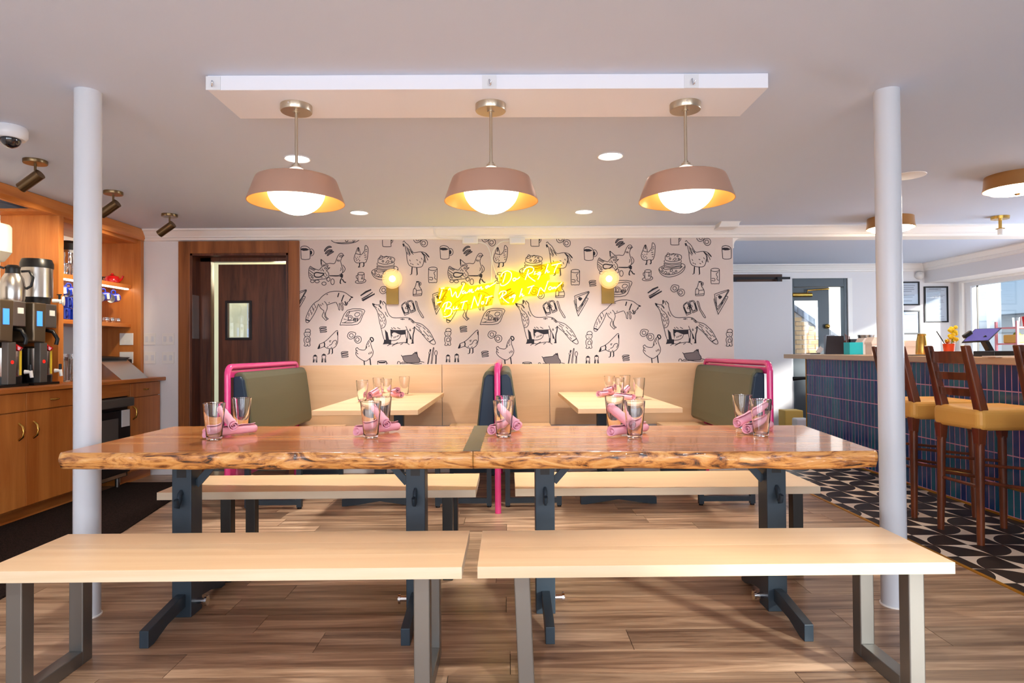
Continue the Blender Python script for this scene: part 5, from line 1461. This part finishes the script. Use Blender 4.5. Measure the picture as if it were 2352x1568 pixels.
framed(2070, 713, 2112, 767, 'black framed certificate, lower of the two smaller frames on the far wall', 8)
framed(2121, 658, 2177, 740, 'large black framed notice full of small print on the far wall', 26, True)
q = py(2109, 633, YF); tag(MB().ball((q.x, YF-.03, q.z), .055, 18, 12).build('wall_sensor', 'white_plastic'), 'small round white sensor high on the far wall', 'sensor')
q = py(1690, 640, 6.6); tag(MB().box(2.1352, 6.2, 1.78, 2.155, 7.0, 2.06).build('wall_unit', 'white_plastic', bevel=.01), 'slim white unit on the passage wall behind the wallpaper edge', 'wall unit')

# ================================================================== OUTSIDE
struct(MB().box(-14, 8.81, -.2, 24, 30, -.1).box(6.31, -14, -.2, 24, 8.81, -.1).box(-14, -14, -.2, 6.31, -2.46, -.1).build('ground', 'asphalt'), 'ground outside the windows')
gw = thing('garden_wall', 'pale brick garden wall with a sloping slate coping outside the exit door', 'wall', (5, 10.6, -.1))
def slope(x): return 1.80-(x-4.80)*.72
MB().prism([(4.3, -.1), (6.2, -.1), (6.2, slope(6.2)-.02), (4.3, slope(4.3)-.02)], 10.62, 10.8, 'y').build('core', 'mortar', gw, world=True, fix=True)
bm1 = MB().box(0, 0, 0, .205, .03, .065).mesh('brick')
for r_ in range(26):
    z = -.1+r_*.077
    for k in range(9):
        x = 4.32+k*.215+(r_ % 2)*.1075
        if z+.07 < slope(x+.205)-.02 and x < 5.95:
            put('brick', bm1, 'brick' , gw, (x-5, 10.595-10.6, z+.1))
for k in range(7):
    x = 4.34+k*.27; z = slope(x)
    MB().hexa([(x, 10.56, z-.02), (x+.262, 10.56, slope(x+.262)-.02), (x+.262, 10.84, slope(x+.262)-.02), (x, 10.84, z-.02), (x, 10.56, z+.09), (x+.262, 10.56, slope(x+.262)+.09), (x+.262, 10.84, slope(x+.262)+.09), (x, 10.84, z+.09)]).build('coping_stone', 'slate_coping', gw, world=True)
nb = thing('white_building', 'white rendered building beyond the brick garden wall', 'building', (9, 16, -.1))
MB().box(3, 15, -.1, 11.8, 19, 4.2).build('wall', 'pale_render', nb, world=True)
for x in (5.5, 8, 10.5):
    w_ = MB().box(x, 14.97, 1.2, x+1, 15.0, 2.6).build('window', 'trim_paint', nb, world=True); MB().box(x+.08, 14.96, 1.28, x+.92, 14.97, 2.52).build('pane', 'grey_render', w_, world=True)
nb = thing('neighbour_house', 'pale house with a grey roof across the street, through the bar window', 'building', (15, 12, -.1))
MB().box(13, 2, -.1, 17, 26, 1.95).build('wall', 'pale_render', nb, world=True)
MB().prism([(12.4, 1.95), (17.5, 1.95), (17.5, 3.0), (15, 3.4)], 1.6, 26.4, 'y').build('roof', 'grey_render', nb, world=True, fix=True)
for y0 in (9, 13, 17, 21):
    w_ = MB().box(12.96, y0, .6, 13, y0+1.6, 1.7).build('window', 'trim_paint', nb, world=True); MB().box(12.95, y0+.1, .7, 12.96, y0+1.5, 1.6).build('pane', 'grey_render', w_, world=True)
